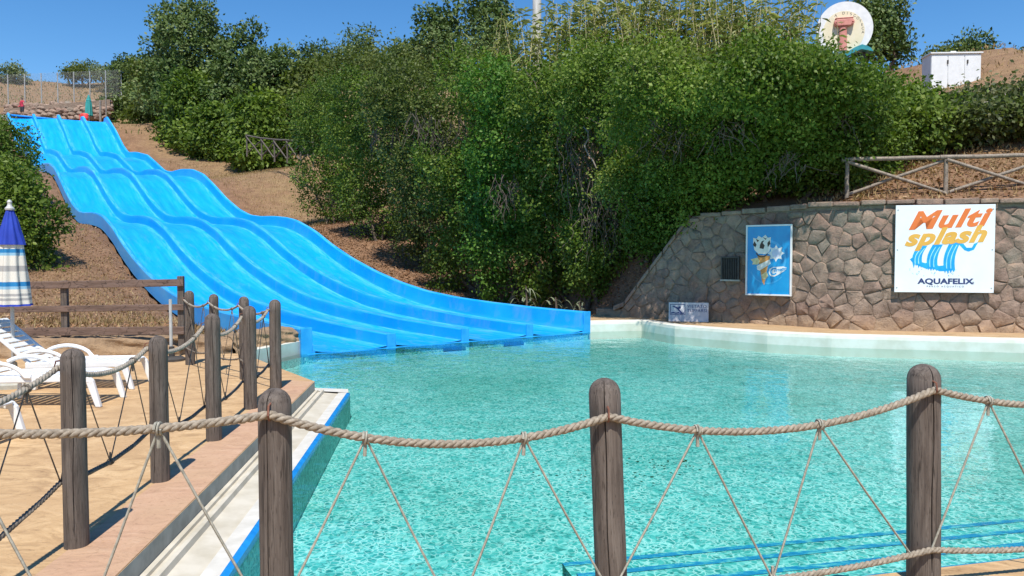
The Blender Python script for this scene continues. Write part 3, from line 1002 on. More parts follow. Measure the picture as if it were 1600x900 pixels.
# low rough wall behind the loungers and at the left of the slide foot
def rough_wall(name, line, z0, tops, thick, label):
    L = catmull(line, 10)
    rr = random.Random(5)
    mb = MB()
    nl = len(L)
    nz = 7
    rows = []
    for i, (x, y) in enumerate(L):
        a = L[max(i - 1, 0)]; b = L[min(i + 1, nl - 1)]
        t = (b - a) / (np.linalg.norm(b - a) + 1e-9); nr = np.array([t[1], -t[0]])
        h = np.interp(i / (nl - 1), [k / (len(tops) - 1) for k in range(len(tops))], tops)
        row = []
        for k in range(nz):
            q = k / (nz - 1)
            d = .05 * math.sin(i * .9 + k * 2.1) + rr.uniform(-.035, .035) - .10 * q * q
            row.append((x + nr[0] * d, y + nr[1] * d, z0 + (h - z0) * q + rr.uniform(-.012, .012)))
        for k in range(3):
            q = (k + 1) / 3
            row.append((x - nr[0] * thick * q, y - nr[1] * thick * q, h + .02 * math.sin(i + k)))
        rows.append(row)
    m = nz + 3
    for r in rows: mb.v += r
    for i in range(nl - 1):
        for k in range(m - 1):
            mb.f.append((i * m + k, (i + 1) * m + k, (i + 1) * m + k + 1, i * m + k + 1))
    o = mb.build(name, M['rough_wall'])
    fix_normals(o)
    sd = o.modifiers.new('relief', 'SUBSURF'); sd.levels = sd.render_levels = 2
    tx = bpy.data.textures.new('rock_relief', 'CLOUDS'); tx.noise_scale = .22; tx.noise_depth = 4
    dp = o.modifiers.new('rock', 'DISPLACE'); dp.texture = tx; dp.strength = .09; dp.texture_coords = 'GLOBAL'
    smooth_mesh(o.data)
    tag(o, label, 'wall')
    return o
rough_wall('low_wall', [(-22, 11.2), (-16, 11.6), (-9, 12.15), (-7.5, 12.3), (-6, 12.6), (-4.75, 13.0)], -.15, [.34, .34, .33, .32, .30, .27], .7, 'low rough brown retaining wall behind the white loungers')
lw2 = rough_wall('low_wall', [(-4.72, 13.02), (-4.35, 13.7), (-4.02, 14.5)], -.02, [.27, .27, .28], .7, 'low rough stone wall beside the left foot of the slide')
pw = MB()
pw.add([(-4.42, 13.0, -.9), (-3.98, 14.5, -.9), (-3.98, 14.5, .04), (-4.42, 13.0, .04), (-4.22, 14.5, .045), (-4.66, 13.0, .045)], [(0, 1, 2, 3), (3, 2, 4, 5)])
o = pw.build('pool_left_wall', M['pool_white']); tag(o, 'pale pool wall under the low stone wall', kind='structure')

print('STONES', n_st)

# ------------------------------------------------------------------ foliage
def leaf_arrays(P, axis, normal, L, W, tint, fold=.18):
    """P (n,3) leaf bases; two-triangle folded leaves"""
    n = len(P)
    axis = axis / (np.linalg.norm(axis, axis=1, keepdims=True) + 1e-9)
    side = np.cross(axis, normal); side /= (np.linalg.norm(side, axis=1, keepdims=True) + 1e-9)
    nn = np.cross(side, axis)
    L = L[:, None]; W = W[:, None]
    V = np.empty((n, 4, 3))
    V[:, 0] = P
    V[:, 1] = P + axis * L * .5 + side * W + nn * W * fold
    V[:, 2] = P + axis * L
    V[:, 3] = P + axis * L * .5 - side * W + nn * W * fold
    return V

def leaves_object(name, V, tint, mat, parent=None, loc=None):
    n = len(V)
    me = bpy.data.meshes.new(name)
    me.vertices.add(n * 4)
    me.vertices.foreach_set('co', V.reshape(-1).astype(np.float32))
    me.loops.add(n * 6)
    b = (np.arange(n) * 4)[:, None]
    idx = (b + np.array([0, 1, 2, 0, 2, 3])[None]).reshape(-1)
    me.loops.foreach_set('vertex_index', idx.astype(np.int32))
    me.polygons.add(n * 2)
    me.polygons.foreach_set('loop_start', (np.arange(n * 2) * 3).astype(np.int32))
    me.update(calc_edges=True)
    a = me.attributes.new('tint', 'FLOAT', 'FACE')
    a.data.foreach_set('value', np.repeat(np.clip(tint, 0, 1), 2).astype(np.float32))
    me.materials.append(mat)
    o = bpy.data.objects.new(name, me)
    if loc is not None: o.location = loc
    link(o, parent)
    return o

def rdir(r, n):
    d = r.normal(size=(n, 3)); return d / np.linalg.norm(d, axis=1, keepdims=True)

POCKETS = []     # bare pockets in the foliage: world centre and radii
for px_, py_, Y_, rx_, ry_, rz_ in ((918, 245, 21.9, .95, 1.3, 1.25), (945, 330, 21.4, .75, 1.0, 1.2), (690, 205, 26.6, 1.15, 1.4, .75), (615, 215, 29.6, .9, 1.2, .7), (1145, 205, 16.9, .45, .8, .40), (1040, 215, 18.2, .6, .9, .5), (790, 300, 23.4, .5, .9, .6), (1235, 255, 17.2, .5, .8, .35), (1310, 190, 17.6, .35, .6, .45)):
    c_ = at(px_, py_, Y_)
    POCKETS.append((np.array(c_), np.array([rx_, ry_, rz_])))
def in_pocket(W_):
    k = np.zeros(len(W_), bool)
    for c_, r_ in POCKETS:
        k |= (((W_ - c_) / r_) ** 2).sum(1) < 1
    return k
def crown_leaves(lobes, n, size, seed, clump=14, csize=.32, shell=.16, width=.30, inner=.25, lump=.16, tint_mid=.5, base=(0, 0, 0)):
    r = np.random.default_rng(seed)
    lobes = np.array(lobes, float)
    area = (lobes[:, 3] * lobes[:, 4] + lobes[:, 4] * lobes[:, 5] + lobes[:, 3] * lobes[:, 5])
    nc = int(n / clump * 1.6)
    li = r.choice(len(lobes), nc, p=area / area.sum())
    d = rdir(r, nc)
    # lumpy lobe surface
    ph = r.uniform(0, 6.28, (len(lobes), 3))
    q = np.sin(d * 5 + ph[li]).sum(1) / 3 + .6 * np.sin(d[:, [1, 2, 0]] * 11 + ph[li]).sum(1) / 3
    rad = 1 - np.abs(r.normal(0, shell, nc)) + lump * q
    deep = r.random(nc) < inner
    rad = np.where(deep, r.uniform(.45, .95, nc), rad)
    C = lobes[li, :3] + d * lobes[li, 3:6] * rad[:, None]
    keep = np.ones(nc, bool)
    for k in range(len(lobes)):
        e = np.linalg.norm((C - lobes[k, :3]) / lobes[k, 3:6], axis=1)
        keep &= ~((e < .62) & (li != k))
    if base[1] < 40:
        keep &= ~(in_pocket(C + np.array(base)) & (r.random(nc) < .93))
    C = C[keep]; d = d[keep]
    C = C[:n // clump]; d = d[:n // clump]
    nc = len(C)
    lt = r.normal(0, .13, len(lobes))
    ct = tint_mid + r.normal(0, .11, nc) + lt[li[keep][:n // clump]]
    cs = csize * r.uniform(.7, 1.35, nc)
    m = clump
    off = r.normal(size=(nc, m, 3)) * cs[:, None, None] * .55
    P = (C[:, None] + off).reshape(-1, 3)
    dd = np.repeat(d, m, 0)
    nl = len(P)
    ax = dd * .7 + rdir(r, nl) * .9 + np.array([0, 0, -.12])
    nrm = dd * 1.5 + rdir(r, nl) * .62 + np.array([0, 0, .35])
    L = size * r.uniform(.65, 1.35, nl); W = L * width * r.uniform(.8, 1.2, nl)
    tint = np.repeat(ct, m) + r.normal(0, .09, nl)
    return leaf_arrays(P, ax, nrm, L, W, tint), tint

def limb(mb, a, b, r0, r1, rr, n=7, wob=.12, segs=6):
    a = Vector(a); b = Vector(b)
    pts = []
    for i in range(segs + 1):
        k = i / segs
        p = a.lerp(b, k)
        w = wob * math.sin(k * math.pi) * (b - a).length * .5
        pts.append(p + Vector((rr.uniform(-w, w), rr.uniform(-w, w), rr.uniform(-w, w) * .4)))
    mb.tube(pts, [r0 + (r1 - r0) * i / segs for i in range(segs + 1)], n)

def plant(name, cat, label, base, lobes, n, size, mat, seed, group=None, trunk_r=.12, stems=3, twigs=0, **kw):
    """lobes relative to base: (dx, dy, dz, rx, ry, rz)"""
    base = Vector(base)
    o = empty(name, base, label=label, cat=cat, group=group)
    V, t = crown_leaves(lobes, n, size, seed, base=tuple(base), **kw)
    leaves_object('crown', V, t, M[mat], o)
    rr = random.Random(seed)
    mb = MB()
    for k in range(stems):
        lb = lobes[k % len(lobes)]
        limb(mb, (rr.uniform(-.25, .25) * stems * .4, rr.uniform(-.25, .25) * stems * .4, -.3), (lb[0] * .9, lb[1] * .9, lb[2] + lb[5] * .3), trunk_r * rr.uniform(.7, 1.1), trunk_r * .25, rr)
    mb.build('trunk', M['bark'], o, smooth=60)
    if twigs:
        tb = MB()
        for k in range(twigs):
            lb = rr.choice(lobes)
            a = (lb[0] + rr.uniform(-.7, .7) * lb[3], lb[1] - abs(rr.gauss(.55, .25)) * lb[4], lb[2] + rr.uniform(-.9, .4) * lb[5])
            b = (a[0] + rr.uniform(-.5, .5), a[1] + rr.uniform(-.35, .25), a[2] + rr.uniform(-.9, .9))
            limb(tb, a, b, .012, .005, rr, 4, .3, 4)
        tb.build('bare_twigs', M['dead_twig'], o)['kind'] = 'stuff'
    return o

def gz(x, y): return float(ground_z(np.array([x]), np.array([y]))[0])

rs = random.Random(3)
def shrub_lobes(w, h, depth, over, seed, k=9, base_h=.07):
    """a tall hedge shrub: bulging above, set back below. over = how far the upper part leans to the camera"""
    r = random.Random(seed)
    L = []
    for i in range(k):
        q = (i + .5) / k
        z = h * (base_h + .80 * q)
        prof_r = .72 + .28 * math.sin(min(1, q * 1.25) * math.pi * .8)
        L.append((r.uniform(-.62, .62) * w, -over * min(1, 1.2 * q) ** 1.7 + r.uniform(-.25, .25) * depth, z, w * prof_r * r.uniform(.42, .66), depth * prof_r * r.uniform(.5, .8), h * r.uniform(.085, .135)))
    # a few knobs on the outside
    for i in range(k // 2):
        a = r.uniform(3.0, 6.4); q = r.uniform(.3, .95)
        L.append((math.cos(a) * w * .8, -over * min(1, 1.2 * q) ** 1.7 + math.sin(a) * depth * .6, h * (base_h + .78 * q), w * .36, depth * .40, h * .075))
    return L

HEDGE = [  # px, Y, top py, half width m, over, leaves, leaf kind, label
    (512, 36.8, 112, 1.7, .5, 9000, 'leaf_laurel', 'tall dark evergreen shrub at the far end of the big hedge beside the slide'),
    (580, 33.2, 98, 1.9, 1.3, 11000, 'leaf_laurel', 'tall evergreen hedge shrub, second from the far end beside the slide'),
    (658, 30.0, 84, 1.9, 1.6, 12000, 'leaf_olive', 'tall olive toned hedge shrub above the middle of the slide run-out'),
    (735, 27.4, 74, 1.8, 1.9, 13000, 'leaf_laurel', 'broad dark evergreen hedge shrub above the slide run-out'),
    (802, 25.6, 78, 1.5, 1.9, 12000, 'leaf_bright', 'bright green leafy shrub in the middle of the big hedge under the pale pole'),
    (885, 24.2, 66, 1.6, 1.9, 12000, 'leaf_laurel', 'tall hedge shrub with bare brown twigs above the lower end of the slide'),
    (965, 22.6, 60, 1.6, 2.4, 12000, 'leaf_laurel', 'tall hedge shrub with hanging dead vines next to the raked wall end'),
    (1050, 20.9, 58, 1.6, 3.6, 12000, 'leaf_hedge', 'tall hedge shrub overhanging the raked end of the stone wall'),
    (1135, 19.9, 62, 1.6, 3.8, 12000, 'leaf_laurel', 'dense evergreen shrub leaning over the wall above the small grille'),
    (1215, 19.0, 70, 1.4, 2.9, 12000, 'leaf_hedge', 'dense evergreen shrub leaning over the wall above the blue poster'),
    (1290, 18.6, 84, 1.3, 1.3, 11000, 'leaf_hedge', 'green shrub at the left end of the log railing on the wall'),
    (1000, 21.5, 300, 1.0, .5, 6000, 'leaf_laurel', 'low dark undergrowth shrub beside the foot of the raked wall end'),
    (1050, 20.6, 260, 1.0, .6, 7000, 'leaf_laurel', 'dark undergrowth shrub above the middle of the raked wall end'),
    (935, 22.3, 300, 1.0, .3, 5000, 'leaf_laurel', 'low dark shrub at the hedge foot near the end of the slide'),
    (1355, 19.2, 112, 1.1, .4, 8000, 'leaf_laurel', 'rounded green shrub just behind the end of the log railing'),
]
for i, (px, Y, ty, hw, ov, nl, mt, lab) in enumerate(HEDGE):
    top = at(px, ty, Y - ov * .9)
    bx, by = at(px, ty, Y - ov * .4).x, Y + .5
    bz = gz(bx, by)
    h = (top.z - bz) * (1.04 if px < 1240 else .95)
    plant('hedge_shrub', 'shrub', lab, (bx, by, bz), shrub_lobes(hw, h, 1.25, ov, 40 + i, 21), int(nl * (2.1 if Y > 23 else 2.6)), .112 if Y > 23 else .092, mt, 100 + i, 'shrubs of the big hedge', .11, 4, 40 if 4 < i < 8 else 0, clump=16, csize=.27)

# tangles of dead vines hanging in the bare pockets
VINE_LABELS = ['large brown tangle of dead vines in the hedge above the slide end', 'lower brown tangle of dead vines hanging near the raked wall end', 'dead twig tangle in the hedge above the middle of the slide run-out',
               'dead twig tangle in the far part of the hedge', 'small dead twig tangle above the small grille', 'small dead twig tangle above the top corner of the rake',
               'small dead twig tangle low in the middle of the hedge', 'small dead twig tangle above the blue poster', 'small dead twig tangle above the end of the log railing']
for i_, (c_, r_) in enumerate(POCKETS):
    rr = random.Random(700 + i_)
    o = empty('vine_tangle', tuple(c_), label=VINE_LABELS[i_], cat='dead vines', group='dead vines in the hedge')
    tb = MB()
    for k in range(int(70 * r_[0] * r_[2]) + 14):
        a = Vector((rr.uniform(-.95, .95) * r_[0], rr.uniform(-.5, .9) * r_[1], rr.uniform(-.3, 1.0) * r_[2]))
        b = a + Vector((rr.gauss(0, .28), rr.gauss(0, .22), -rr.uniform(.4, 1.5) * r_[2]))
        limb(tb, a, b, rr.uniform(.008, .02), .005, rr, 4, .22, 5)
    tb.build('dead_stems', M['dead_twig'], o)['kind'] = 'stuff'
    if i_ == 0:
        kb = MB(); limb(kb, (-.2, -.6 * r_[1], .6 * r_[2]), (.15, -.75 * r_[1], -.35 * r_[2]), .035, .015, rr, 6, .25, 6)
        kb.build('pale_branch', M['log_wood'], o, smooth=60)

# second row that shows above and between the front shrubs
ROW2 = [
    (545, 42, 82, 2.2, 5000, 'leaf_olive', 'olive green shrub behind the far end of the big hedge'),
    (640, 36, 68, 2.1, 6000, 'leaf_olive', 'brownish olive shrub rising behind the big hedge near the sky gap'),
    (715, 33, 45, 2.0, 6500, 'leaf_oak', 'dark oak like tree behind the hedge, below the skyline peak'),
    (775, 31, 52, 1.7, 5500, 'leaf_olive', 'olive shrub behind the hedge just beside the pale pole'),
    (905, 28, 62, 1.9, 6000, 'leaf_laurel', 'dark evergreen shrub behind the hedge under the tall canes'),
    (1010, 27.5, 66, 2.0, 6000, 'leaf_hedge', 'evergreen shrub behind the hedge under the middle of the canes'),
    (1120, 26.5, 70, 2.0, 6000, 'leaf_olive', 'olive shrub behind the hedge under the right part of the canes'),
    (1225, 26, 62, 1.9, 6500, 'leaf_grey', 'grey green shrub behind the hedge beside the round sign'),
    (1300, 25, 102, 1.7, 6000, 'leaf_olive', 'olive green shrub in front of the round sign'),
    (1370, 22.5, 112, 1.8, 6500, 'leaf_laurel', 'dark green shrub below the teal wave of the round sign'),
    (1440, 22.5, 148, 1.7, 6500, 'leaf_hedge', 'dense green shrub between the round sign and the white cabinet'),
    (1505, 23, 172, 1.6, 6000, 'leaf_olive', 'dusty olive shrub in front of the white cabinet'),
    (1572, 22.5, 178, 1.7, 6500, 'leaf_oleander', 'oleander shrub with pale blossom on the slope above the banner'),
    (1415, 20.4, 165, 1.1, 5000, 'leaf_hedge', 'low green shrub just behind the middle of the log railing'),
    (1480, 20.7, 178, 1.2, 5500, 'leaf_olive', 'low olive shrub on the slope above the banner, left of the oleander'),
    (1545, 20.5, 185, 1.2, 5500, 'leaf_oleander', 'low pale flowered shrub directly above the top right of the banner'),
    (1610, 20.3, 185, 1.2, 4500, 'leaf_olive', 'low shrub on the slope at the right picture edge'),
    (1660, 22.5, 160, 1.8, 4000, 'leaf_oleander', 'oleander shrub with pale blossom cut by the picture edge'),
]
for i, (px, Y, ty, hw, nl, mt, lab) in enumerate(ROW2):
    top = at(px, ty, Y)
    bx, by = top.x, Y + .5
    bz = gz(bx, by)
    h = max(1.6 if px < 1300 else .7, (top.z - bz) * (1.05 if px < 1200 else .9))
    plant('shrub', 'shrub', lab, (bx, by, bz), shrub_lobes(hw, h, 1.4, .5, 80 + i, 13, .12), int(nl * 1.5), .13, mt, 200 + i, 'shrubs behind the big hedge', .10, 3, 0, clump=13, csize=.34)

def blob_lobes(w, h, d, seed, k=10, low=.1, cone=.35):
    r = random.Random(seed)
    L = []
    for i in range(k):
        q = (i + .5) / k
        a = i * 2.4 + r.uniform(-.5, .5)
        taper = 1 - cone * q
        rad = .55 * taper * math.sqrt(r.random())
        L.append((math.cos(a) * w * rad, math.sin(a) * d * rad, h * (low + (.92 - low) * q), w * taper * r.uniform(.42, .62), d * taper * r.uniform(.42, .62), h * r.uniform(.14, .22)))
    return L
TREES = [  # px, Y, top py, base py, half width m, leaves, kind, label, cone
    (300, 71, -2, 190, 6.2, 12000, 'leaf_oak', 'tallest broad oak like tree beside the top of the slide', .45),
    (208, 80, 92, 195, 3.6, 7000, 'leaf_oak', 'dense tree nearest the top end of the slide', .4),
    (250, 74, 92, 222, 4.0, 8000, 'leaf_olive', 'leafy green tree standing over the upper slide bank', .35),
    (375, 67, 42, 180, 4.6, 9000, 'leaf_oak', 'round crowned tree to the right of the tallest tree', .45),
    (425, 64, 78, 190, 4.0, 8000, 'leaf_oak', 'dark round tree above the rustic cross fence', .4),
    (302, 66, 112, 238, 3.6, 8000, 'leaf_laurel', 'bushy green tree in front of the tallest tree', .3),
    (342, 59, 165, 250, 2.6, 7000, 'leaf_hedge', 'low rounded bush at the foot of the trees above the dry bank', .35),
    (405, 56, 150, 205, 2.6, 5500, 'leaf_laurel', 'wide low bush directly behind the rustic cross fence', .25),
    (482, 62, 96, 190, 3.0, 6500, 'leaf_olive', 'olive bush between the tree group and the big hedge', .35),
    (490, 72, 62, 120, 2.6, 2500, 'leaf_oak', 'small far tree on the skyline, left of the round headed one', .4),
    (560, 70, 44, 120, 3.0, 3500, 'leaf_oak', 'round headed far tree alone against the sky', .35),
    (525, 64, 84, 130, 3.0, 4500, 'leaf_olive', 'olive green tree in the dip between the tree group and the hedge', .35),
    (610, 58, 78, 130, 2.8, 4500, 'leaf_olive', 'low olive tree on the skyline just right of the round headed tree', .35),
    (650, 54, 64, 130, 2.6, 4500, 'leaf_oak', 'dark tree on the skyline between round headed tree and tall oak', .35),
    (690, 48, 8, 110, 2.6, 5000, 'leaf_oak', 'tall oak like tree on the skyline left of the pale pole', .4),
    (765, 46, -12, 110, 2.6, 5000, 'leaf_oak', 'tall tree cut by the picture top beside the pale pole', .4),
    (1345, 47, -8, 95, 1.6, 3500, 'leaf_oak', 'dark tree peeping over the top of the round sign', .3),
    (1385, 48, -6, 92, 1.7, 5000, 'leaf_oak', 'dark leafy tree to the right of the round sign', .3),
    (1515, 58, 52, 112, 2.6, 3500, 'leaf_oak', 'low spreading tree on the crest behind the white cabinet', .5),
    (1470, 58, 76, 112, 1.9, 2500, 'leaf_olive', 'low olive bush on the crest left of the white cabinet', .4),
    (1575, 57, 84, 122, 2.6, 3000, 'leaf_oak', 'dark bush on the crest at the right picture edge', .4),
    (1600, 40, 110, 160, 2.0, 3000, 'leaf_grey', 'pale grey green bush behind the wire fence at right', .3),
    (20, 88, 100, 130, 1.8, 1800, 'leaf_grey', 'feathery grey green tree on the skyline above the person', .4),
    (2, 88, 118, 132, 1.6, 1000, 'leaf_olive', 'small dark bush on the skyline at the left picture edge', .4),
    (132, 92, 97, 122, 2.4, 1800, 'leaf_olive', 'rounded dry bush on the skyline above the teal umbrella', .35),
    (112, 92, 108, 122, 1.6, 1000, 'leaf_olive', 'low green bush on the skyline beside the rounded dry bush', .35),
    (165, 90, 106, 122, 2.6, 1400, 'leaf_grey', 'thin row of dry scrub on the skyline next to the trees', .2),
]
for i, (px, Y, ty, by_, hw, nl, mt, lab, cone) in enumerate(TREES):
    top = at(px, ty, Y); bot = at(px, by_, Y)
    g = gz(bot.x, Y)
    base_z = min(g, bot.z)
    if i < 9: bot.z = base_z
    h = (top.z - bot.z) * .94
    L = blob_lobes(hw, h, hw, 300 + i, 22 if i < 9 else 14, .06 if i < 9 else .1, cone)
    L = [(a, b, c + bot.z - base_z, d, e, f) for a, b, c, d, e, f in L]
    if i < 9: nl = int(nl * 2.4)
    plant('tree', 'tree', lab, (bot.x, Y, base_z), L, nl, (.31 if i < 9 else .25) if Y > 45 else .18, mt, 300 + i, 'trees on the hill', .16, 3, 0, clump=12, csize=.42 if Y > 45 else .34, shell=.2, lump=.22)

# clipped bushes at the left of the slide
LEFTB = [
    (24, 24.2, 238, 430, 1.45, 14000, 'leaf_hedge', 'big clipped round bush on the bank behind the striped umbrella', .12),
    (-60, 24.5, 240, 430, 1.7, 7000, 'leaf_hedge', 'clipped bush at the left picture edge behind the striped umbrella', .12),
    (26, 36, 180, 262, 1.25, 8000, 'leaf_laurel', 'smaller round bush beside the upper left edge of the slide', .2),
    (-14, 44, 150, 240, 1.1, 3500, 'leaf_hedge', 'slim bush at the left picture edge below the person', .3),
    (-48, 34, 206, 300, 1.6, 4000, 'leaf_hedge', 'bush at the left picture edge behind the smaller round one', .2),
]
for i, (px, Y, ty, by_, hw, nl, mt, lab, cone) in enumerate(LEFTB):
    top = at(px, ty, Y); bot = at(px, by_, Y)
    g = gz(bot.x, Y)
    bz = min(g, bot.z)
    L = blob_lobes(hw, (top.z - bz) * .86, hw, 400 + i, 16, .08, cone)
    plant('clipped_bush', 'bush', lab, (bot.x, Y, bz), L, nl, .13, mt, 400 + i, 'clipped bushes left of the slide', .08, 4, 0, clump=14, csize=.26, shell=.1, lump=.10, inner=.2)

# tall pale canes above the hedge
def cane_clump(px, Y, top_py, n, spread, seed, label, h=4.2):
    r = np.random.default_rng(seed); rr = random.Random(seed)
    top = at(px, top_py, Y)
    g = gz(top.x, Y)
    o = empty('cane_clump', (top.x, Y, g), label=label, cat='canes', group='canes above the hedge')
    H = top.z - g
    mb = MB(); P = []; A = []; Nn = []; T = []
    for k in range(n):
        x = rr.gauss(0, spread); y = rr.gauss(0, .6)
        hh = H * rr.uniform(.80, 1.06)
        lean = Vector((rr.uniform(-.22, .22), rr.uniform(-.16, .12), 1)).normalized()
        a = Vector((x, y, max(0, hh - h - 1))); b = a + lean * (hh - a.z)
        mid = a.lerp(b, .6) + Vector((rr.uniform(-.1, .1), rr.uniform(-.1, .1), 0))
        mb.tube([a, mid, b], [.018, .015, .006], 4)
        tt = rr.uniform(.25, .95)
        for j in range(32):
            q = rr.uniform(.35, 1)
            p = a.lerp(b, q)
            P.append(p); an = rr.uniform(0, 6.28)
            A.append((math.cos(an), math.sin(an) * .8, rr.uniform(-.7, .8))); Nn.append((rr.uniform(-1, 1), rr.uniform(-1, 1), 1)); T.append(tt + rr.gauss(0, .15))
    P = np.array([tuple(p) for p in P]); A = np.array(A); Nn = np.array(Nn)
    L = r.uniform(.25, .6, len(P)); W = L * .045 + .008
    V = leaf_arrays(P, A, Nn, L, W, None)
    # droop the tips
    V[:, 2, 2] -= L * .25
    leaves_object('cane_leaves', V, np.array(T), M['leaf_cane'], o)
    mb.build('cane_stems', M['cane_stem'], o)
CANES = [(880, 29.5, 14, 52, .9, 'pale dry canes just to the right of the pale pole'),
         (960, 29.5, -10, 76, 1.0, 'tall pale canes second from the pale pole'),
         (1045, 29.5, -18, 80, 1.0, 'tallest pale canes in the middle of the cane row'),
         (1130, 29.0, -10, 80, 1.0, 'tall pale canes right of the middle of the cane row'),
         (1205, 28.5, 2, 56, .8, 'pale canes at the right end of the cane row near the round sign'),
         (760, 33, 40, 12, .5, 'thin dry canes left of the pale pole')]
for i, (px, Y, ty, n_, sp, lab) in enumerate(CANES):
    cane_clump(px, Y, ty, n_, sp, 500 + i, lab)

# strap leaved plants at the foot of the hedge
def strap_plant(px, py, Y, n, size, seed, label):
    p = at(px, py, Y); g = gz(p.x, Y)
    rr = random.Random(seed)
    o = empty('strap_leaf_plant', (p.x, Y, g), label=label, cat='plant', group='strap leaved plants by the hedge foot')
    for k in range(n):
        an = rr.uniform(0, 6.28); L = size * rr.uniform(.6, 1.1); w = rr.uniform(.02, .035)
        out = Vector((math.cos(an), math.sin(an), 0))
        mb = MB(); pts = []
        sideV = Vector((-out.y, out.x, 0))
        base = Vector((rr.uniform(-.2, .2), rr.uniform(-.2, .2), rr.uniform(.2, .9) * size))
        for j in range(6):
            q = j / 5
            c = base + out * (L * .6 * q) + Vector((0, 0, L * (.75 * q - .95 * q * q)))
            ww = w * (1 - q ** 2 * .9)
            pts += [c - sideV * ww, c + sideV * ww]
        mb.add(pts, [(2 * j, 2 * j + 1, 2 * j + 3, 2 * j + 2) for j in range(5)])
        mb.build('leaf', M['leaf_grey_flat'], o)
    st = MB(); st.tube([(0, 0, -.1), (.03, .02, size * .5), (0, 0, size)], [.05, .04, .02], 6)
    st.build('stem', M['bark'], o)
M['leaf_grey_flat'] = simple('leaf_grey_flat', (.12, .15, .08), (.26, .27, .17), 3, .6)
strap_plant(822, 430, 22.3, 16, .95, 1, 'strap leaved plant with drooping pale leaves at the hedge foot')
strap_plant(868, 442, 21.6, 12, .7, 2, 'small drooping strap leaved plant at the hedge foot')
strap_plant(905, 452, 21.2, 10, .6, 3, 'lowest strap leaved plant at the hedge foot near the slide end')

# fallen leaves and dry grass
def scatter(name, label, fn, n, size, mat, seed, up=False, wid=.35):
    r = np.random.default_rng(seed)
    x, y = fn(r, n)
    z = ground_z(x, y) + .012
    k = z > -.1
    x, y, z = x[k], y[k], z[k]
    m = len(x)
    P = np.stack([x, y, z], 1)
    if up:
        ax = np.stack([r.normal(0, .45, m), r.normal(0, .45, m), np.ones(m)], 1)
        nr = rdir(r, m)
    else:
        ax = np.stack([r.normal(0, 1, m), r.normal(0, 1, m), r.uniform(-.15, .5, m)], 1)
        nr = np.stack([r.normal(0, .35, m), r.normal(0, .35, m), np.ones(m)], 1)
    L = size * r.uniform(.5, 1.4, m)
    tint = r.uniform(0, 1, m) ** 1.2
    V = leaf_arrays(P, ax, nr, L, L * wid, tint)
    o = leaves_object(name, V, tint, M[mat])
    tag(o, label, kind='stuff')
def bank(u0, u1, t0, t1):
    def f(r, n):
        u = r.uniform(u0, u1, n); t = t0 + (t1 - t0) * r.random(n) ** 1.35
        return world_of(u, t)
    return f
scatter('leaf_litter', 'brown fallen leaves on the bank between slide and hedge', bank(.25, 3.2, -.3, 24), 17000, .075, 'leaf_dead', 1)
scatter('leaf_litter', 'brown fallen leaves and dry stalks on the bank left of the slide', bank(-12.5, -7.4, .3, 30), 13000, .065, 'leaf_dead', 2)
scatter('dry_grass', 'straw coloured dry grass on the mound below the rustic cross fence', bank(1.0, 9, 21, 48), 15000, .13, 'leaf_straw', 3, True, .07)
scatter('dry_grass', 'sparse dry grass on the bank left of the slide', bank(-13.5, -7.6, .2, 22), 9000, .12, 'leaf_straw', 4, True, .07)
def behind_wall(r, n):
    s_ = r.uniform(5.0, 12.5, n); d = r.uniform(.6, 6, n)
    x = np.empty(n); y = np.empty(n)
    for i in range(n):
        a, b, t, nr = wall_pt(s_[i]); x[i] = a - nr[0] * d[i]; y[i] = b - nr[1] * d[i]
    return x, y
scatter('leaf_litter', 'dry leaves on the slope behind the log railing', behind_wall, 5000, .09, 'leaf_dead', 5)
scatter('dry_grass', 'dry grass on the slope behind the log railing', behind_wall, 3500, .14, 'leaf_straw', 6, True, .07)
def hilltop(r, n):
    return r.uniform(-75, -30, n), r.uniform(66, 100, n)
scatter('dry_grass', 'dry grass on the hill behind the wire fence', hilltop, 9000, .26, 'leaf_olive', 7, True, .14)
def righthill(r, n):
    return r.uniform(14, 34, n), r.uniform(32, 58, n)
scatter('dry_grass', 'dry grass on the crest beside the white cabinet', righthill, 6000, .2, 'leaf_straw', 8, True, .10)

def sunken(r, n):
    xs = []; ys = []
    for (cx, cy, sx, sy, k) in ((4.1, 14.0, .22, .12, 40), (4.5, 13.8, .3, .1, 40), (.95, 7.6, .35, .12, 45), (1.55, 8.0, .25, .15, 30), (.15, 4.95, .22, .10, 60), (1.1, 5.3, .10, .08, 20), (.9, 6.6, .15, .15, 25), (2.0, 17.6, .35, .12, 40)):
        xs.append(r.normal(cx, sx, k)); ys.append(r.normal(cy, sy, k))
    return np.concatenate(xs), np.concatenate(ys)
_r = np.random.default_rng(77)
_x, _y = sunken(_r, 0)
_z = WZ - .46 + np.clip((_y - 4.5) / 10, 0, 1) * .28 + .012
_P = np.stack([_x, _y, _z], 1); _m = len(_x)
_L = _r.uniform(.02, .05, _m)
_V = leaf_arrays(_P, np.stack([_r.normal(0, 1, _m), _r.normal(0, 1, _m), np.zeros(_m)], 1), np.tile([0., 0, 1], (_m, 1)), _L, _L * .3, None)
tag(leaves_object('sunken_leaves', _V, _r.uniform(0, .05, _m), M['leaf_oak']), 'dark sunken leaves lying in patches on the pool floor', kind='stuff')

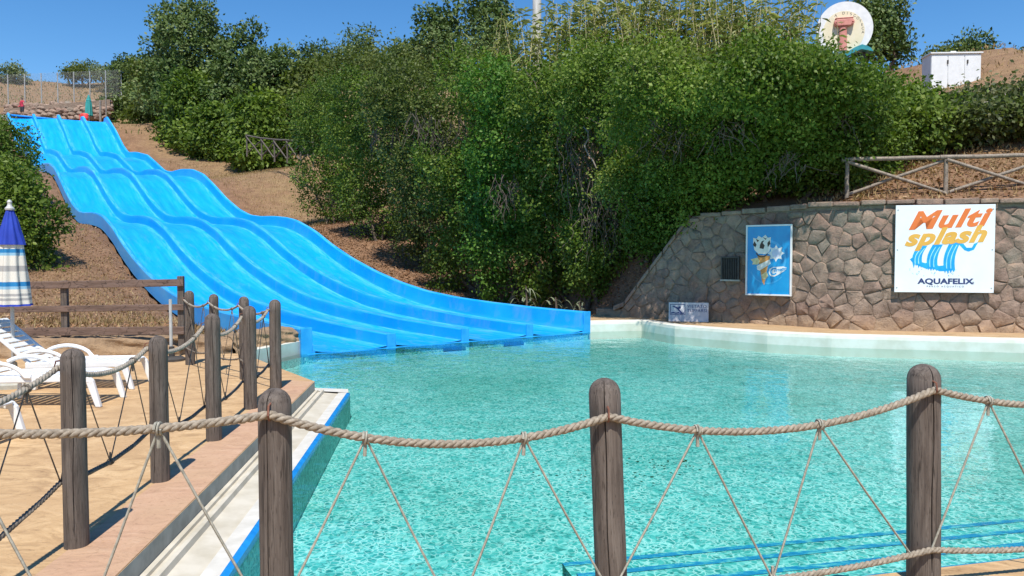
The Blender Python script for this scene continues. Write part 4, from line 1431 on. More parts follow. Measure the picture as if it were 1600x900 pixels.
# ------------------------------------------------------------------ rope fences
def rope_strands(mb, path, r, pitch, step, n=6):
    """three twisted strands along a polyline"""
    P = [Vector(p) for p in path]
    cum = [0]
    for a, b in zip(P, P[1:]): cum.append(cum[-1] + (b - a).length)
    tot = cum[-1]
    m = max(4, int(tot / step))
    cx = np.interp(np.linspace(0, tot, m), cum, [p.x for p in P]); cy = np.interp(np.linspace(0, tot, m), cum, [p.y for p in P]); cz = np.interp(np.linspace(0, tot, m), cum, [p.z for p in P])
    C = [Vector((x, y, z)) for x, y, z in zip(cx, cy, cz)]
    for k in range(3):
        pts = []
        for i, c in enumerate(C):
            t = (C[min(i + 1, m - 1)] - C[max(i - 1, 0)]).normalized()
            a = t.cross(Vector((0, 0, 1))).normalized(); b = a.cross(t)
            ang = i * (tot / (m - 1)) / pitch * 2 * math.pi + k * 2 * math.pi / 3
            pts.append(c + (a * math.cos(ang) + b * math.sin(ang)) * r * .50)
        mb.tube(pts, r * .54, n)

def sag_path(a, b, sag, n=14):
    a = Vector(a); b = Vector(b)
    out = []
    for i in range(n + 1):
        k = i / n
        p = a.lerp(b, k); p.z -= sag * 4 * k * (1 - k)
        out.append(p)
    return out
def post_mesh(r, h, seed):
    rr = random.Random(seed)
    prof_ = [(r * 1.0, -.25), (r * 1.0, 0), (r, h * .3), (r * .99, h * .6), (r * .985, h - r * .95), (r * .97, h - r * .93)]
    for k in range(1, 7):
        a = k / 7 * math.pi / 2
        prof_.append((r * .97 * math.cos(a), h - r * .93 + r * .93 * math.sin(a)))
    # a drying crack, slightly out of round, weathered top edge
    ca = rr.choice([4.25, 4.55, 4.75, 5.1]) ; ca2 = ca + rr.uniform(1.2, 4.5)
    ang = sorted([k / 26 * 2 * math.pi for k in range(26)] + [c_ % (2 * math.pi) + d for c_ in (ca, ca2) for d in (-.045, -.012, .012, .045)])
    prof_ = [(prof_[1][0], z) for z in (-.25, 0)] + [(r * (1 - .015 * q), q * (h - r * .95)) for q in [i / 14 for i in range(1, 15)]] + prof_[5:]
    vs = []; fs = []; n = len(ang)
    for (q, z) in prof_:
        for a in ang:
            f = 1 + .014 * math.sin(2 * a + seed) + .008 * math.sin(z * 7 + a) + rr.uniform(-.004, .004)
            w = .06 * math.sin(z * 4.1 + seed) + .03 * math.sin(z * 11)
            for c_, dep, z0, z1 in ((ca, .78, .1, h * .99), (ca2, .84, h * .3, h * .97)):
                d = abs((a - c_ + math.pi) % (2 * math.pi) - math.pi)
                if d < .02 and z0 < z < z1: f *= dep
            aa = a + w
            vs.append((q * f * math.cos(aa), q * f * math.sin(aa), z))
    for i in range(len(prof_) - 1):
        for k in range(n):
            k2 = (k + 1) % n
            fs.append((i * n + k, i * n + k2, (i + 1) * n + k2, (i + 1) * n + k))
    fs.append(tuple((len(prof_) - 1) * n + k for k in range(n)))
    mb = MB().add(vs, fs)
    return mb
def rope_fence(name, label, posts, group, post_r, top_h, low_h, rope_r, cord_r, front, cords, seed, step=.012, ropem='rope', lowm='rope', cordm='rope', sag=.10, lean=None, wrap=None, post_skip=(), low_sag=.05):
    """posts: (x, y, height, radius)"""
    o = empty(name, (posts[0][0], posts[0][1], 0), label=label, cat='fence', group=group)
    org = Vector((posts[0][0], posts[0][1], 0))
    for i, p in enumerate(posts):
        if i in post_skip: continue
        po = post_mesh(p[3], p[2], seed + i).build('post', M['post_wood'], o, smooth=50, loc=(p[0] - org.x, p[1] - org.y, 0))
        if lean: po.rotation_euler = lean[i]
    # upper rope runs past every post on the front side
    anchors = []
    for i, p in enumerate(posts):
        d = Vector((front[0], front[1], 0)) * (p[3] + rope_r * .7)
        anchors.append(Vector((p[0] + (lean[i][1] * p[2] * .9 if lean else 0), p[1], top_h[i] if hasattr(top_h, '__len__') else top_h)) + d - org)
    lows = [Vector((a.x, a.y, low_h[i] if hasattr(low_h, '__len__') else low_h)) for i, a in enumerate(anchors)]
    up = []; lo = []
    spans_u = []; spans_l = []
    for i in range(len(anchors) - 1):
        sg = sag[i] if hasattr(sag, '__len__') else sag
        su = sag_path(anchors[i], anchors[i + 1], sg); sl = sag_path(lows[i], lows[i + 1], low_sag)
        spans_u.append(su); spans_l.append(sl)
        up += su if i == 0 else su[1:]; lo += sl if i == 0 else sl[1:]
    mb = MB(); rope_strands(mb, up, rope_r, rope_r * 5.2, step); mb.build('upper_rope', M[ropem], o, smooth=70)
    mb = MB(); rope_strands(mb, lo, rope_r * .9, rope_r * 4.8, step * 1.5); mb.build('lower_rope', M[lowm], o, smooth=70)
    def on(path, k):
        f = k * (len(path) - 1); i = min(int(f), len(path) - 2)
        return path[i].lerp(path[i + 1], f - i)
    for i, (su, sl) in enumerate(zip(spans_u, spans_l)):
        zig = cords[i % len(cords)]
        # zig: alternating ('l'/'u', fraction)
        for (ka, fa), (kb, fb) in zip(zig, zig[1:]):
            a = on(sl if ka == 'l' else su, fa); b = on(sl if kb == 'l' else su, fb)
            mid = a.lerp(b, .5); mid.z -= .006
            cb = MB(); cb.tube([a, a.lerp(mid, .5), mid, mid.lerp(b, .5), b], cord_r, 6)
            cb.build('cord', M[cordm], o, smooth=60)
        for (ka, fa) in zig[1:-1]:
            c = on(sl if ka == 'l' else su, fa)
            d = (su[-1] - su[0]).normalized(); q = d.cross(Vector((0, 0, 1))).normalized(); w = q.cross(d)
            kb = MB()
            rr_ = (rope_r if ka == 'u' else rope_r * .9) + cord_r * .8
            pts = [c + d * ((j / 20 - .5) * cord_r * 4.4) + (q * math.cos(j / 20 * 4 * math.pi) + w * math.sin(j / 20 * 4 * math.pi)) * rr_ for j in range(21)]
            kb.tube(pts, cord_r * .9, 5)
            kb.tube([c + w * rr_, c - w * (rr_ + .05)] if ka == 'u' else [c - w * rr_ * .8, c + w * (rr_ + .04)], cord_r * 1.5, 6)
            kb.build('knot', M[cordm], o, smooth=60)
    # rusty staples holding the rope
    for i, p in enumerate(posts):
        if i in post_skip: continue
        a = anchors[i]; f = Vector((front[0], front[1], 0))
        sb = MB()
        sb.tube([a - f * rope_r * 1.2 + Vector((0, 0, rope_r * 2.2)), a + f * rope_r * .6 + Vector((0, 0, rope_r * 1.9)), a + f * rope_r * 1.15, a + f * rope_r * .2 - Vector((0, 0, rope_r * 1.2))], .0045, 5)
        sb.build('staple', M['rust'], o)
    return o
W1 = [('l', .0), ('u', .26), ('l', .52), ('u', .73), ('l', 1.0)]
W2 = [('l', .02), ('u', .25), ('l', .48), ('u', .62), ('l', .93)]
W3 = [('l', -.0), ('u', .20), ('l', .5), ('u', .8), ('l', 1.0)]
front_posts = [(-2.36, 2.72, 1.10, .064), (-.915, 2.95, 1.10, .0635), (.443, 3.32, 1.083, .070), (2.045, 3.76, 1.083, .077), (3.55, 4.12, 1.09, .077)]
rope_fence('rope_fence', 'rope fence with three big rounded posts along the near pool edge', front_posts, 'rope fences on the deck', .07, [1.03, 1.012, .93, .97, .95], .19, .0182, .0052, (0.05, -1), [W1, W1, W2, W3], 20, cordm='cord',
           sag=[.055, .115, .125, .10], lean=[(0, 0, 0), (0, -.003, 0), (0, -.040, 0), (0, -.018, 0), (0, 0, 0)])
left_posts = [(-2.36, 2.72, 1.10, .064), (-2.425, 4.22, 1.105, .064), (-2.53, 5.47, 1.05, .064), (-2.625, 6.71, 1.12, .066), (-2.79, 8.14, 1.10, .068), (-2.91, 9.41, 1.10, .070)]
rope_fence('rope_fence', 'rope fence on the left deck running back beside the gutter', left_posts, 'rope fences on the deck', .065, [.985, 1.0, .96, 1.0, .98, .97], [.19, .36, .36, .30, .29, .30], .0182, .0042, (-1, -.1), [W3], 60,
           step=.018, ropem='grey_rope', lowm='dark_rope', cordm='dark_rope', sag=[.10, .10, .10, .12, .10], post_skip=(0,))
back_posts = [(-2.91, 9.41, 1.10, .070), (-3.55, 10.15, 1.10, .066), (-4.22, 10.85, 1.10, .066), (-4.86, 11.55, 1.12, .070)]
rope_fence('rope_fence', 'rope fence turning away along the back edge of the left deck', back_posts, 'rope fences on the deck', .066, .98, .28, .016, .0042, (-.7, -.7), [W3], 90,
           step=.024, ropem='grey_rope', lowm='dark_rope', cordm='dark_rope', sag=.08, post_skip=(0,))

# ------------------------------------------------------------------ plank fence, log railings, wire fence
def plank_fence():
    A = Vector((-9.6, 12.35, .30)); Bp = Vector((-5.5, 12.75, .28))
    o = empty('plank_fence', A, label='brown three rail plank fence behind the loungers', cat='fence')
    d = (Bp - A); L = d.length; t = d.normalized(); Rz = Matrix.Rotation(math.atan2(t.y, t.x), 3, 'Z')
    for s_, h in ((.55, .95), (2.28, .95), (L, 1.03)):
        p = t * s_
        mb = MB().box((0, 0, h / 2 - .1), (.10, .09, h + .2), Rz)
        mb.build('post', M['post_wood'], o, bevel=.008, loc=p)
    for z, th, dz in ((.88, .12, .02), (.49, .10, .01), (.12, .13, -.0)):
        mb = MB().box((0, 0, 0), (L + .1, .04, th))
        ob = mb.build('rail', M['plank_wood'], o, bevel=.006, loc=t * (L / 2) + Vector((.02, -.07, z)))
        ob.rotation_euler = (0, -dz * .8, math.atan2(t.y, t.x))
plank_fence()

def log(mb, a, b, r, rr, n=8):
    limb(mb, a, b, r, r * .88, rr, n, .015, 6)
def log_railing(name, label, pts, h, r, cross=True, seed=1, mat='log_wood'):
    rr = random.Random(seed)
    o = empty(name, pts[0], label=label, cat='fence', group='log railings')
    O = Vector(pts[0])
    for i, p in enumerate(pts):
        p = Vector(p) - O
        mb = MB(); log(mb, p - Vector((0, 0, .2)), p + Vector((0, 0, h - r)), r * 1.05, rr); mb.build('post', M[mat], o, smooth=60)
    for i in range(len(pts) - 1):
        a = Vector(pts[i]) - O; b = Vector(pts[i + 1]) - O
        z = Vector((0, 0, h))
        e = (b - a).normalized() * .12
        mb = MB(); log(mb, a + z - e, b + z + e, r, rr); mb.build('top_rail', M[mat], o, smooth=60)
        if cross:
            f = (b - a).normalized().cross(Vector((0, 0, 1))) * r * .9
            mb = MB(); log(mb, a + z * .93 + f, b + z * .06 + f, r * .8, rr); mb.build('brace', M[mat], o, smooth=60)
            mb = MB(); log(mb, a + z * .06 - f, b + z * .93 - f, r * .8, rr); mb.build('brace', M[mat], o, smooth=60)
    return o
def G(px, Y, dz=0.0):
    p = at(px, 400, Y); return (p.x, Y, gz(p.x, Y) + dz)
lr = []
for px, py, Y in ((1323, 308, 17.75), (1477, 306, 17.2), (1640, 304, 16.8)):
    p = at(px, py, Y); lr.append((p.x, p.y, p.z))
log_railing('log_railing', 'log railing with crossed braces on top of the stone wall', lr, .86, .05, True, 4)
lr2 = []
for px, py, Y in ((1458, 262, 22.5), (1505, 272, 22.0), (1550, 272, 21.7), (1593, 275, 21.4), (1640, 276, 21.0)):
    p = at(px, py, Y); lr2.append((p.x, p.y, p.z))
log_railing('log_railing', 'second log railing higher on the slope behind the first', lr2, .62, .035, False, 6)
lr3 = []
for px, py, Y in ((386, 240, 51.5), (409, 245, 50), (429, 248, 48.6), (449, 250, 47), (470, 253, 45.4), (490, 256, 44)):
    p = at(px, py, Y); lr3.append((p.x, p.y, p.z))
log_railing('log_railing', 'rustic cross fence on the dry mound beside the upper slide', lr3, 1.2, .055, True, 8, 'old_log')

def wire_fence(name, label, P0, P1, H0, H1, npost, seed, gap=.14):
    o = empty(name, P0, label=label, cat='fence', group='wire fences')
    A = Vector(P0); Bp = Vector(P1); d = Bp - A; Lh = Vector((d.x, d.y, 0)).length
    for i in range(npost):
        k = i / (npost - 1)
        p = d * k; h = H0 + (H1 - H0) * k
        mb = MB().tube([p - Vector((0, 0, .3)), p + Vector((0, 0, h))], .055, 8)
        mb.build('post', M['steel'], o, smooth=60)
    mb = MB()
    def pt(s_, z):
        k = min(max(s_ / Lh, 0), 1); return d * k + Vector((0, -.06, z * (H0 + (H1 - H0) * k)))
    Hm = (H0 + H1) / 2
    nw = int((Lh + Hm) / gap)
    wr = .006
    def wire(a, b):
        mb.add([a + Vector((0, 0, -wr)), b + Vector((0, 0, -wr)), b + Vector((0, 0, wr)), a + Vector((0, 0, wr)), a + Vector((0, -wr, 0)), b + Vector((0, -wr, 0))], [(0, 1, 5, 4), (4, 5, 2, 3), (0, 3, 2, 1)])
    for i in range(nw):
        s_ = i * gap
        a0, b0 = s_ - Hm, s_
        za, zb = 0, 1
        if a0 < 0: za = -a0 / Hm; a0 = 0
        if b0 > Lh: zb = 1 - (b0 - Lh) / Hm; b0 = Lh
        if zb > za:
            wire(pt(a0, za), pt(b0, zb)); wire(pt(Lh - a0, za), pt(Lh - b0, zb))
    w = mb.build('wire_mesh', M['steel'], o); w['kind'] = 'stuff'
    return o
a = at(-40, 172, 74); b = at(190, 152, 78)
wire_fence('wire_fence', 'tall grey wire fence on the hill behind the slide top', a, b, 3.2, 2.75, 10, 1, .12)
a = at(1535, 128, 36); b = at(1640, 134, 35)
wire_fence('wire_fence', 'low wire fence on the crest to the right of the white cabinet', a, b, .8, .9, 4, 2, .10)

# rock terrace behind the launch platform
def rock_terrace():
    A = at(8, 176, 72); Bp = at(172, 168, 75)
    o = empty('rock_terrace', A, label='terrace of rough reddish rocks behind the slide top', cat='rock wall')
    rr = random.Random(9)
    d = Bp - A
    core = MB()
    core.add([(0, 0, -3.0), (d.x, d.y, d.z - 3.0), (d.x, d.y, d.z + .8), (0, 0, .35), (-.5, 2.0, .5), (d.x - .5, d.y + 2.0, d.z + .95)], [(0, 1, 2, 3), (3, 2, 5, 4)])
    core.build('earth_core', M['mortar'], o)
    base = []
    for v in range(4):
        bm = bmesh.new(); bmesh.ops.create_icosphere(bm, subdivisions=2, radius=.5)
        for q in bm.verts:
            q.co = Vector((q.co.x * 1.25, q.co.y, q.co.z * .72)) * (1 + rr.uniform(-.16, .16))
        me = bpy.data.meshes.new('rock'); bm.to_mesh(me); bm.free(); me.materials.append(M['stone']); base.append(me)
    for row in range(5):
        k = 0.0
        while k < 1:
            rk = bpy.data.objects.new('rock', base[rr.randrange(4)])
            p = d * k
            rk.location = (p.x + rr.uniform(-.05, .05), p.y + row * .22 - .3 + rr.uniform(-.1, .1), p.z - .9 + row * .38 + rr.uniform(-.06, .06))
            s_ = rr.uniform(.55, .95); rk.scale = (s_, s_, s_); rk.rotation_euler = (rr.uniform(-.3, .3), rr.uniform(-.3, .3), rr.uniform(0, 6.28))
            link(rk, o)
            k += rr.uniform(.05, .075)
rock_terrace()
# launch platform
pl = MB()
pz = float(prof(61.5)) - .47
x0, y0 = world_of(-SW - 1.2, S_END + .35); x1, y1 = world_of(1.2, S_END + .35)
x2, y2 = world_of(2.0, S_END + 10); x3, y3 = world_of(-SW - 2, S_END + 10)
pl.add([(x0, y0, pz + .02), (x1, y1, pz + .02), (x2, y2, pz + .02), (x3, y3, pz + .02), (x0, y0, pz - 1.2), (x1, y1, pz - 1.2)], [(0, 1, 2, 3), (0, 4, 5, 1)])
o = pl.build('launch_platform', M['concrete_grey']); fix_normals(o); tag(o, 'grey concrete platform at the slide top', kind='structure')

# ------------------------------------------------------------------ loungers and umbrellas
def make_lounger(name, label, loc, rz, recline):
    """foot at +x, head at -x, origin on the deck under the middle of the foot end"""
    o = empty(name, loc, rz, label, 'sun lounger', 'white plastic sun loungers')
    W_, H_ = .56, .31
    P = M['white_plastic']
    for sy in (-1, 1):
        y = sy * W_ / 2
        mb = MB()
        # curved side rail: down-curving foot end
        pts = [(-1.20, H_ - .01), (-.6, H_), (-.15, H_ + .005), (-.03, H_ - .01), (.015, H_ - .06)]
        pr = []
        for x, z in pts: pr.append((x, z + .035))
        for x, z in reversed(pts): pr.append((x - (.0 if x < 0 else .03), z - .04))
        n = len(pr)
        vs = [(x, y - .028, z) for x, z in pr] + [(x, y + .028, z) for x, z in pr]
        mb.add(vs, [tuple(range(n)), tuple(reversed(range(n, 2 * n)))] + [(i, n + i, n + (i + 1) % n, (i + 1) % n) for i in range(n)])
        b_ = mb.build('side_rail', P, o, bevel=.012); fix_normals(b_)
        # wide flat legs, splayed
        for (xt, xb) in ((-.01, .07), (-1.05, -1.10)):
            lg = MB()
            w = .065
            z1 = H_ - .01
            lg.add([(xt - w, y - .025, z1), (xt + .02, y - .025, z1), (xb + .02, y - .03, 0), (xb - .035, y - .03, 0), (xt - w, y + .025, z1), (xt + .02, y + .025, z1), (xb + .02, y + .03, 0), (xb - .035, y + .03, 0)],
                   [(0, 1, 2, 3), (7, 6, 5, 4), (0, 4, 5, 1), (1, 5, 6, 2), (2, 6, 7, 3), (3, 7, 4, 0)])
            b_ = lg.build('leg', P, o, bevel=.012); fix_normals(b_)
        # arched armrest
        arm = []
        for k in range(11):
            q = k / 10
            arm.append((-1.25 + .62 * q, y * 1.10, H_ + .02 + .15 * math.sin(min(1, q * 1.0 + .12) * math.pi) ** .5 if q < .95 else H_ + .02))
        mb = MB().tube(arm, .025, 8)
        mb.build('armrest', P, o, smooth=60)
    for k in range(13):
        x = -.04 - k * .088
        mb = MB().box((0, 0, 0), (.070, W_ - .05, .018))
        mb.build('seat_slat', P, o, bevel=.006, loc=(x, 0, H_ + .018))
    be = empty_part('backrest', o, (-1.18, 0, H_ + .02), (0, recline, 0))
    for sy in (-1, 1):
        mb = MB().box((-.36, sy * (W_ / 2 - .03), 0), (.74, .06, .035)); mb.build('back_rail', P, be, bevel=.012)
    for k in range(8):
        mb = MB().box((-.04 - k * .088, 0, 0), (.066, W_ - .10, .018)); mb.build('back_slat', P, be, bevel=.006)
    mb = MB().box((-.72, 0, 0), (.09, W_, .038)); mb.build('head_rail', P, be, bevel=.015)
    return o
def empty_part(name, parent, loc, rot):
    # the backrest carries its own thin mesh panel edge so that it is a real part
    mb = MB().box((-.36, 0, -.022), (.70, .05, .012))
    return mb.build(name, M['white_plastic'], parent, loc=loc, rot=rot)
make_lounger('sun_lounger', 'white slatted sun lounger farthest back, with raised backrest beside the striped umbrella', (-4.72, 9.62, 0), .04, .72)
make_lounger('sun_lounger', 'white slatted sun lounger in the middle of the row of three', (-4.52, 8.50, 0), .03, .55)
make_lounger('sun_lounger', 'white slatted sun lounger nearest, mostly cut by the left picture edge', (-4.40, 6.50, 0), .02, .45)

def striped_mat():
    m, nt, b = new_mat('striped_canvas')
    v = coords(nt, 'Object')
    sep = nt.nodes.new('ShaderNodeSeparateXYZ'); nt.links.new(v, sep.inputs[0])
    white = (.66, .63, .55); blue = (.015, .19, .42); grey = (.36, .35, .33); pale = (.25, .45, .58)
    mr = N(nt, 'ShaderNodeMapRange'); mr.inputs['From Min'].default_value = .98; mr.inputs['From Max'].default_value = 1.98
    nt.links.new(sep.outputs['Z'], mr.inputs['Value'])
    st = [(0, white), (.10, grey), (.13, white), (.155, grey), (.185, white), (.24, pale), (.275, blue), (.33, white), (.46, grey), (.53, white), (.655, pale), (.69, blue), (.735, white), (.86, grey), (.92, white)]
    r = ramp(nt, mr.outputs[0], st)
    r.node.color_ramp.interpolation = 'CONSTANT'
    nt.links.new(r, b.inputs['Base Color'])
    b.inputs['Roughness'].default_value = .9
    return m
M['striped'] = striped_mat()
def pleated(mb, prof_, n=48, folds=8, amp=.16, phase=0):
    vs = []; fs = []
    for (r, z) in prof_:
        for k in range(n):
            a = k / n * 2 * math.pi
            q = r * (1 + amp * math.cos(folds * a + phase) * min(1, r / .06)) + .006 * math.sin(3 * a + z * 9)
            vs.append((q * math.cos(a), q * math.sin(a), z))
    for i in range(len(prof_) - 1):
        for k in range(n):
            k2 = (k + 1) % n
            fs.append((i * n + k, i * n + k2, (i + 1) * n + k2, (i + 1) * n + k))
    mb.add(vs, fs)
def striped_umbrella():
    p = at(18, 606, 9.5)
    o = empty('closed_umbrella', (p.x, 9.55, 0), label='closed beach umbrella with white and blue stripes and dark blue top', cat='umbrella')
    mb = MB().tube([(0, 0, 0), (0, 0, 2.22)], .022, 10); mb.build('pole', M['steel'], o, smooth=60)
    mb = MB(); pleated(mb, [(.045, 2.10), (.075, 1.98), (.115, 1.86), (.135, 1.70), (.15, 1.5), (.17, 1.3), (.19, 1.12), (.20, 1.02)], 64, 9, .13)
    mb.build('canopy', M['striped'], o, smooth=80)
    mb = MB(); pleated(mb, [(.035, 2.20), (.07, 2.10), (.105, 1.96), (.15, 1.80), (.155, 1.77)], 64, 9, .10, .4)
    mb.build('top_cap', M['umbrella_blue'], o, smooth=80)
    mb = MB(); pleated(mb, [(.200, 1.035), (.208, 1.012)], 64, 9, .13)
    mb.build('hem', M['umbrella_blue'], o, smooth=80)
    mb = MB().lathe([(.0, 2.19), (.05, 2.20), (.055, 2.22), (.03, 2.25), (.022, 2.28), (.03, 2.30), (.018, 2.325), (.004, 2.33)], n=16); mb.build('finial', M['steel'], o, smooth=40)
    mb = MB().lathe([(.25, 0), (.25, .05), (.20, .09), (.05, .11), (.04, .30), (.03, .31)], n=24); mb.build('base', M['concrete_grey'], o, smooth=40)
striped_umbrella()
p = at(273, 562, 12.1)
o = empty('umbrella_base', (p.x, 12.0, 0), label='round dark umbrella base by the foot of the plank fence', cat='umbrella base')
mb = MB().lathe([(.20, 0), (.20, .035), (.16, .06), (.045, .07), (.04, .22), (.03, .225)], n=24); mb.build('foot', M['dark_steel'], o, smooth=40)
mb = MB().tube([(-.12, .25, .0), (-.12, .25, .95)], .026, 8); mb.build('pole_stub', M['steel'], o, smooth=60)

# teal umbrella and red chair at the slide top
p = at(139, 178, 69)
zt = pz + .02
o = empty('closed_umbrella', (at(139, 178, 70.5).x, 70.5, zt), label='closed teal umbrella at the top of the slide', cat='umbrella')
mb = MB().tube([(0, 0, 0), (0, 0, 3.0)], .035, 8); mb.build('pole', M['steel'], o, smooth=60)
mb = MB(); pleated(mb, [(.05, 2.85), (.16, 2.55), (.24, 2.2), (.27, 1.7), (.30, 1.25), (.31, 1.1)], 40, 8, .14); mb.build('canopy', M['teal_cloth'], o, smooth=80)
mb = MB(); pleated(mb, [(.05, 2.95), (.14, 2.66), (.22, 2.42)], 40, 8, .1); mb.build('top_cap', M['teal_cloth'], o, smooth=80)
mb = MB().lathe([(.3, 0), (.3, .06), (.06, .1), (.05, .3)], n=16); mb.build('base', M['concrete_grey'], o)
p = at(131, 180, 68.7)
o = empty('plastic_chair', (p.x, 68.7, zt + .03), .3, 'red plastic armchair beside the teal umbrella at the slide top', 'chair')
o.scale = (1.15, 1.15, 1.15)
mb = MB().box((0, 0, .43), (.50, .48, .035)); mb.build('seat', M['red_plastic'], o, bevel=.012)
mb = MB()
bk = []
for j in range(7):
    for k in range(9):
        a = -1.1 + 2.2 * k / 8; z = .43 + .45 * j / 6
        bk.append((.27 * math.sin(a) * (1 + .12 * j / 6), .24 * math.cos(a) + .10 * j / 6, z - .08 * (abs(a) / 1.1) ** 2 * (j / 6)))
mb.add(bk, [(j * 9 + k, j * 9 + k + 1, (j + 1) * 9 + k + 1, (j + 1) * 9 + k) for j in range(6) for k in range(8)])
b_ = mb.build('backrest', M['red_plastic'], o, smooth=80); sm = b_.modifiers.new('thick', 'SOLIDIFY'); sm.thickness = .02
for sx in (-1, 1):
    mb = MB().tube([(sx * .26, -.22, .43), (sx * .28, -.2, .64), (sx * .29, .0, .67), (sx * .27, .2, .66)], .025, 8); mb.build('armrest', M['red_plastic'], o, smooth=60)
    for sy in (-1, 1):
        mb = MB().tube([(sx * .22, sy * .2, .43), (sx * .27, sy * .25, 0)], [.03, .022], 8); mb.build('leg', M['red_plastic'], o, smooth=60)
# small gate posts and handrail beside the slide top
for (px, py, Y, hh, lab) in ((157, 180, 69.7, 1.3, 'short wooden post on the platform corner next to the teal umbrella'), (166, 180, 69.5, 1.5, 'thin wooden post next to the right edge of the slide top')):
    p = at(px, py, Y)
    mb = MB(); limb(mb, (0, 0, -.6), (0, 0, hh), .11 if px == 157 else .06, .10 if px == 157 else .055, random.Random(px), 10, .01, 5)
    o = mb.build('wooden_post', M['log_wood'], smooth=60, loc=p); tag(o, lab, 'post')

# ------------------------------------------------------------------ the attendant at the slide top
def person():
    p = at(35, 178, 65.9)
    o = empty('person', (p.x, 65.9, zt), label='person in red shirt and dark shorts standing at the slide top, arm held out', cat='person')
    # one continuous body grown over a joint skeleton (facing the camera, weight on one leg)
    J = {'pelvis': (0, 0, .95), 'waist': (0, .01, 1.12), 'chest': (.01, 0, 1.34), 'neck': (.01, 0, 1.50), 'chin': (.01, -.03, 1.57), 'head': (.01, -.02, 1.66), 'crown': (.01, -.005, 1.755),
         'shL': (-.19, 0, 1.43), 'elL': (-.31, -.03, 1.18), 'wrL': (-.22, -.17, 1.00), 'haL': (-.16, -.22, .97),
         'shR': (.21, 0, 1.43), 'elR': (.38, -.05, 1.22), 'wrR': (.57, -.12, 1.10), 'haR': (.64, -.15, 1.07),
         'hipL': (-.10, 0, .90), 'knL': (-.13, -.04, .50), 'anL': (-.13, .02, .08), 'toL': (-.15, -.15, .03),
         'hipR': (.10, 0, .90), 'knR': (.18, -.06, .50), 'anR': (.22, .03, .08), 'toR': (.25, -.14, .03)}
    R = {'pelvis': (.15, .115), 'waist': (.145, .11), 'chest': (.17, .12), 'neck': (.055, .055), 'chin': (.068, .075), 'head': (.078, .095), 'crown': (.05, .06),
         'shL': (.075, .07), 'elL': (.045, .045), 'wrL': (.032, .03), 'haL': (.04, .022), 'shR': (.075, .07), 'elR': (.045, .045), 'wrR': (.032, .03), 'haR': (.04, .022),
         'hipL': (.10, .10), 'knL': (.062, .062), 'anL': (.042, .042), 'toL': (.045, .03), 'hipR': (.10, .10), 'knR': (.062, .062), 'anR': (.042, .042), 'toR': (.045, .03)}
    E_ = [('pelvis', 'waist'), ('waist', 'chest'), ('chest', 'neck'), ('neck', 'chin'), ('chin', 'head'), ('head', 'crown'), ('chest', 'shL'), ('shL', 'elL'), ('elL', 'wrL'), ('wrL', 'haL'),
          ('chest', 'shR'), ('shR', 'elR'), ('elR', 'wrR'), ('wrR', 'haR'), ('pelvis', 'hipL'), ('hipL', 'knL'), ('knL', 'anL'), ('anL', 'toL'), ('pelvis', 'hipR'), ('hipR', 'knR'), ('knR', 'anR'), ('anR', 'toR')]
    # five fingers on each hand
    for s_, h in (('L', 'haL'), ('R', 'haR')):
        hx, hy, hz = J[h]; wx, wy, wz = J['wr' + s_]
        d = (Vector((hx, hy, hz)) - Vector((wx, wy, wz))).normalized(); q = d.cross(Vector((0, 0, 1))).normalized()
        for k in range(5):
            off = q * ((k - 1.5) * .020) if k < 4 else q * .045
            L = (.065, .078, .073, .058, .05)[k]
            a = Vector((hx, hy, hz)) + off + d * (.03 if k < 4 else -.02); b = a + d * L * .55 + (q * .02 if k == 4 else Vector((0, 0, -.006))); c = b + d * L * .45 - Vector((0, 0, .018))
            for nm, v in (('a', a), ('b', b), ('c', c)):
                J[f'f{s_}{k}{nm}'] = tuple(v); R[f'f{s_}{k}{nm}'] = (.009, .009)
            E_ += [(h, f'f{s_}{k}a'), (f'f{s_}{k}a', f'f{s_}{k}b'), (f'f{s_}{k}b', f'f{s_}{k}c')]
    names = list(J)
    me = bpy.data.meshes.new('body')
    me.from_pydata([J[k] for k in names], [(names.index(a), names.index(b)) for a, b in E_], [])
    b = bpy.data.objects.new('body', me); link(b, o)
    sk = b.modifiers.new('skin', 'SKIN')
    for i, k in enumerate(names):
        me.skin_vertices[0].data[i].radius = R[k]
    me.skin_vertices[0].data[0].use_root = True
    sd = b.modifiers.new('sub', 'SUBSURF'); sd.levels = sd.render_levels = 2
    dg = bpy.context.evaluated_depsgraph_get(); dg.update()
    real = bpy.data.meshes.new_from_object(b.evaluated_get(dg))
    b.modifiers.clear()
    b.data = real
    real.name = 'body'
    real.materials.clear()
    real.materials.append(M['skin'])
    smooth_mesh(real)
    # clothes: shells lifted from the body surface
    def shell(name, keep, mat, off):
        bm = bmesh.new(); bm.from_mesh(real)
        bm.normal_update()
        bmesh.ops.delete(bm, geom=[f for f in bm.faces if not keep(f.calc_center_median())], context='FACES')
        bm.normal_update()
        for v in bm.verts: v.co += v.normal * off
        m2 = bpy.data.meshes.new(name); bm.to_mesh(m2); bm.free()
        m2.materials.clear(); m2.materials.append(mat); smooth_mesh(m2)
        c = link(bpy.data.objects.new(name, m2), o)
        sm = c.modifiers.new('thick', 'SOLIDIFY'); sm.thickness = .012
        return c
    shell('shirt', lambda c: .98 < c.z < 1.49 and (abs(c.x) < .33 and not (abs(c.x) > .24 and c.z < 1.20)), M['red_shirt'], .02)
    shell('shorts', lambda c: .55 < c.z <= .985 and abs(c.x) < .30 and c.y > -.14, M['dark_shorts'], .018)
    shell('hair', lambda c: c.z > 1.64 and (c.y > -.075 or c.z > 1.715), M['hair'], .014)
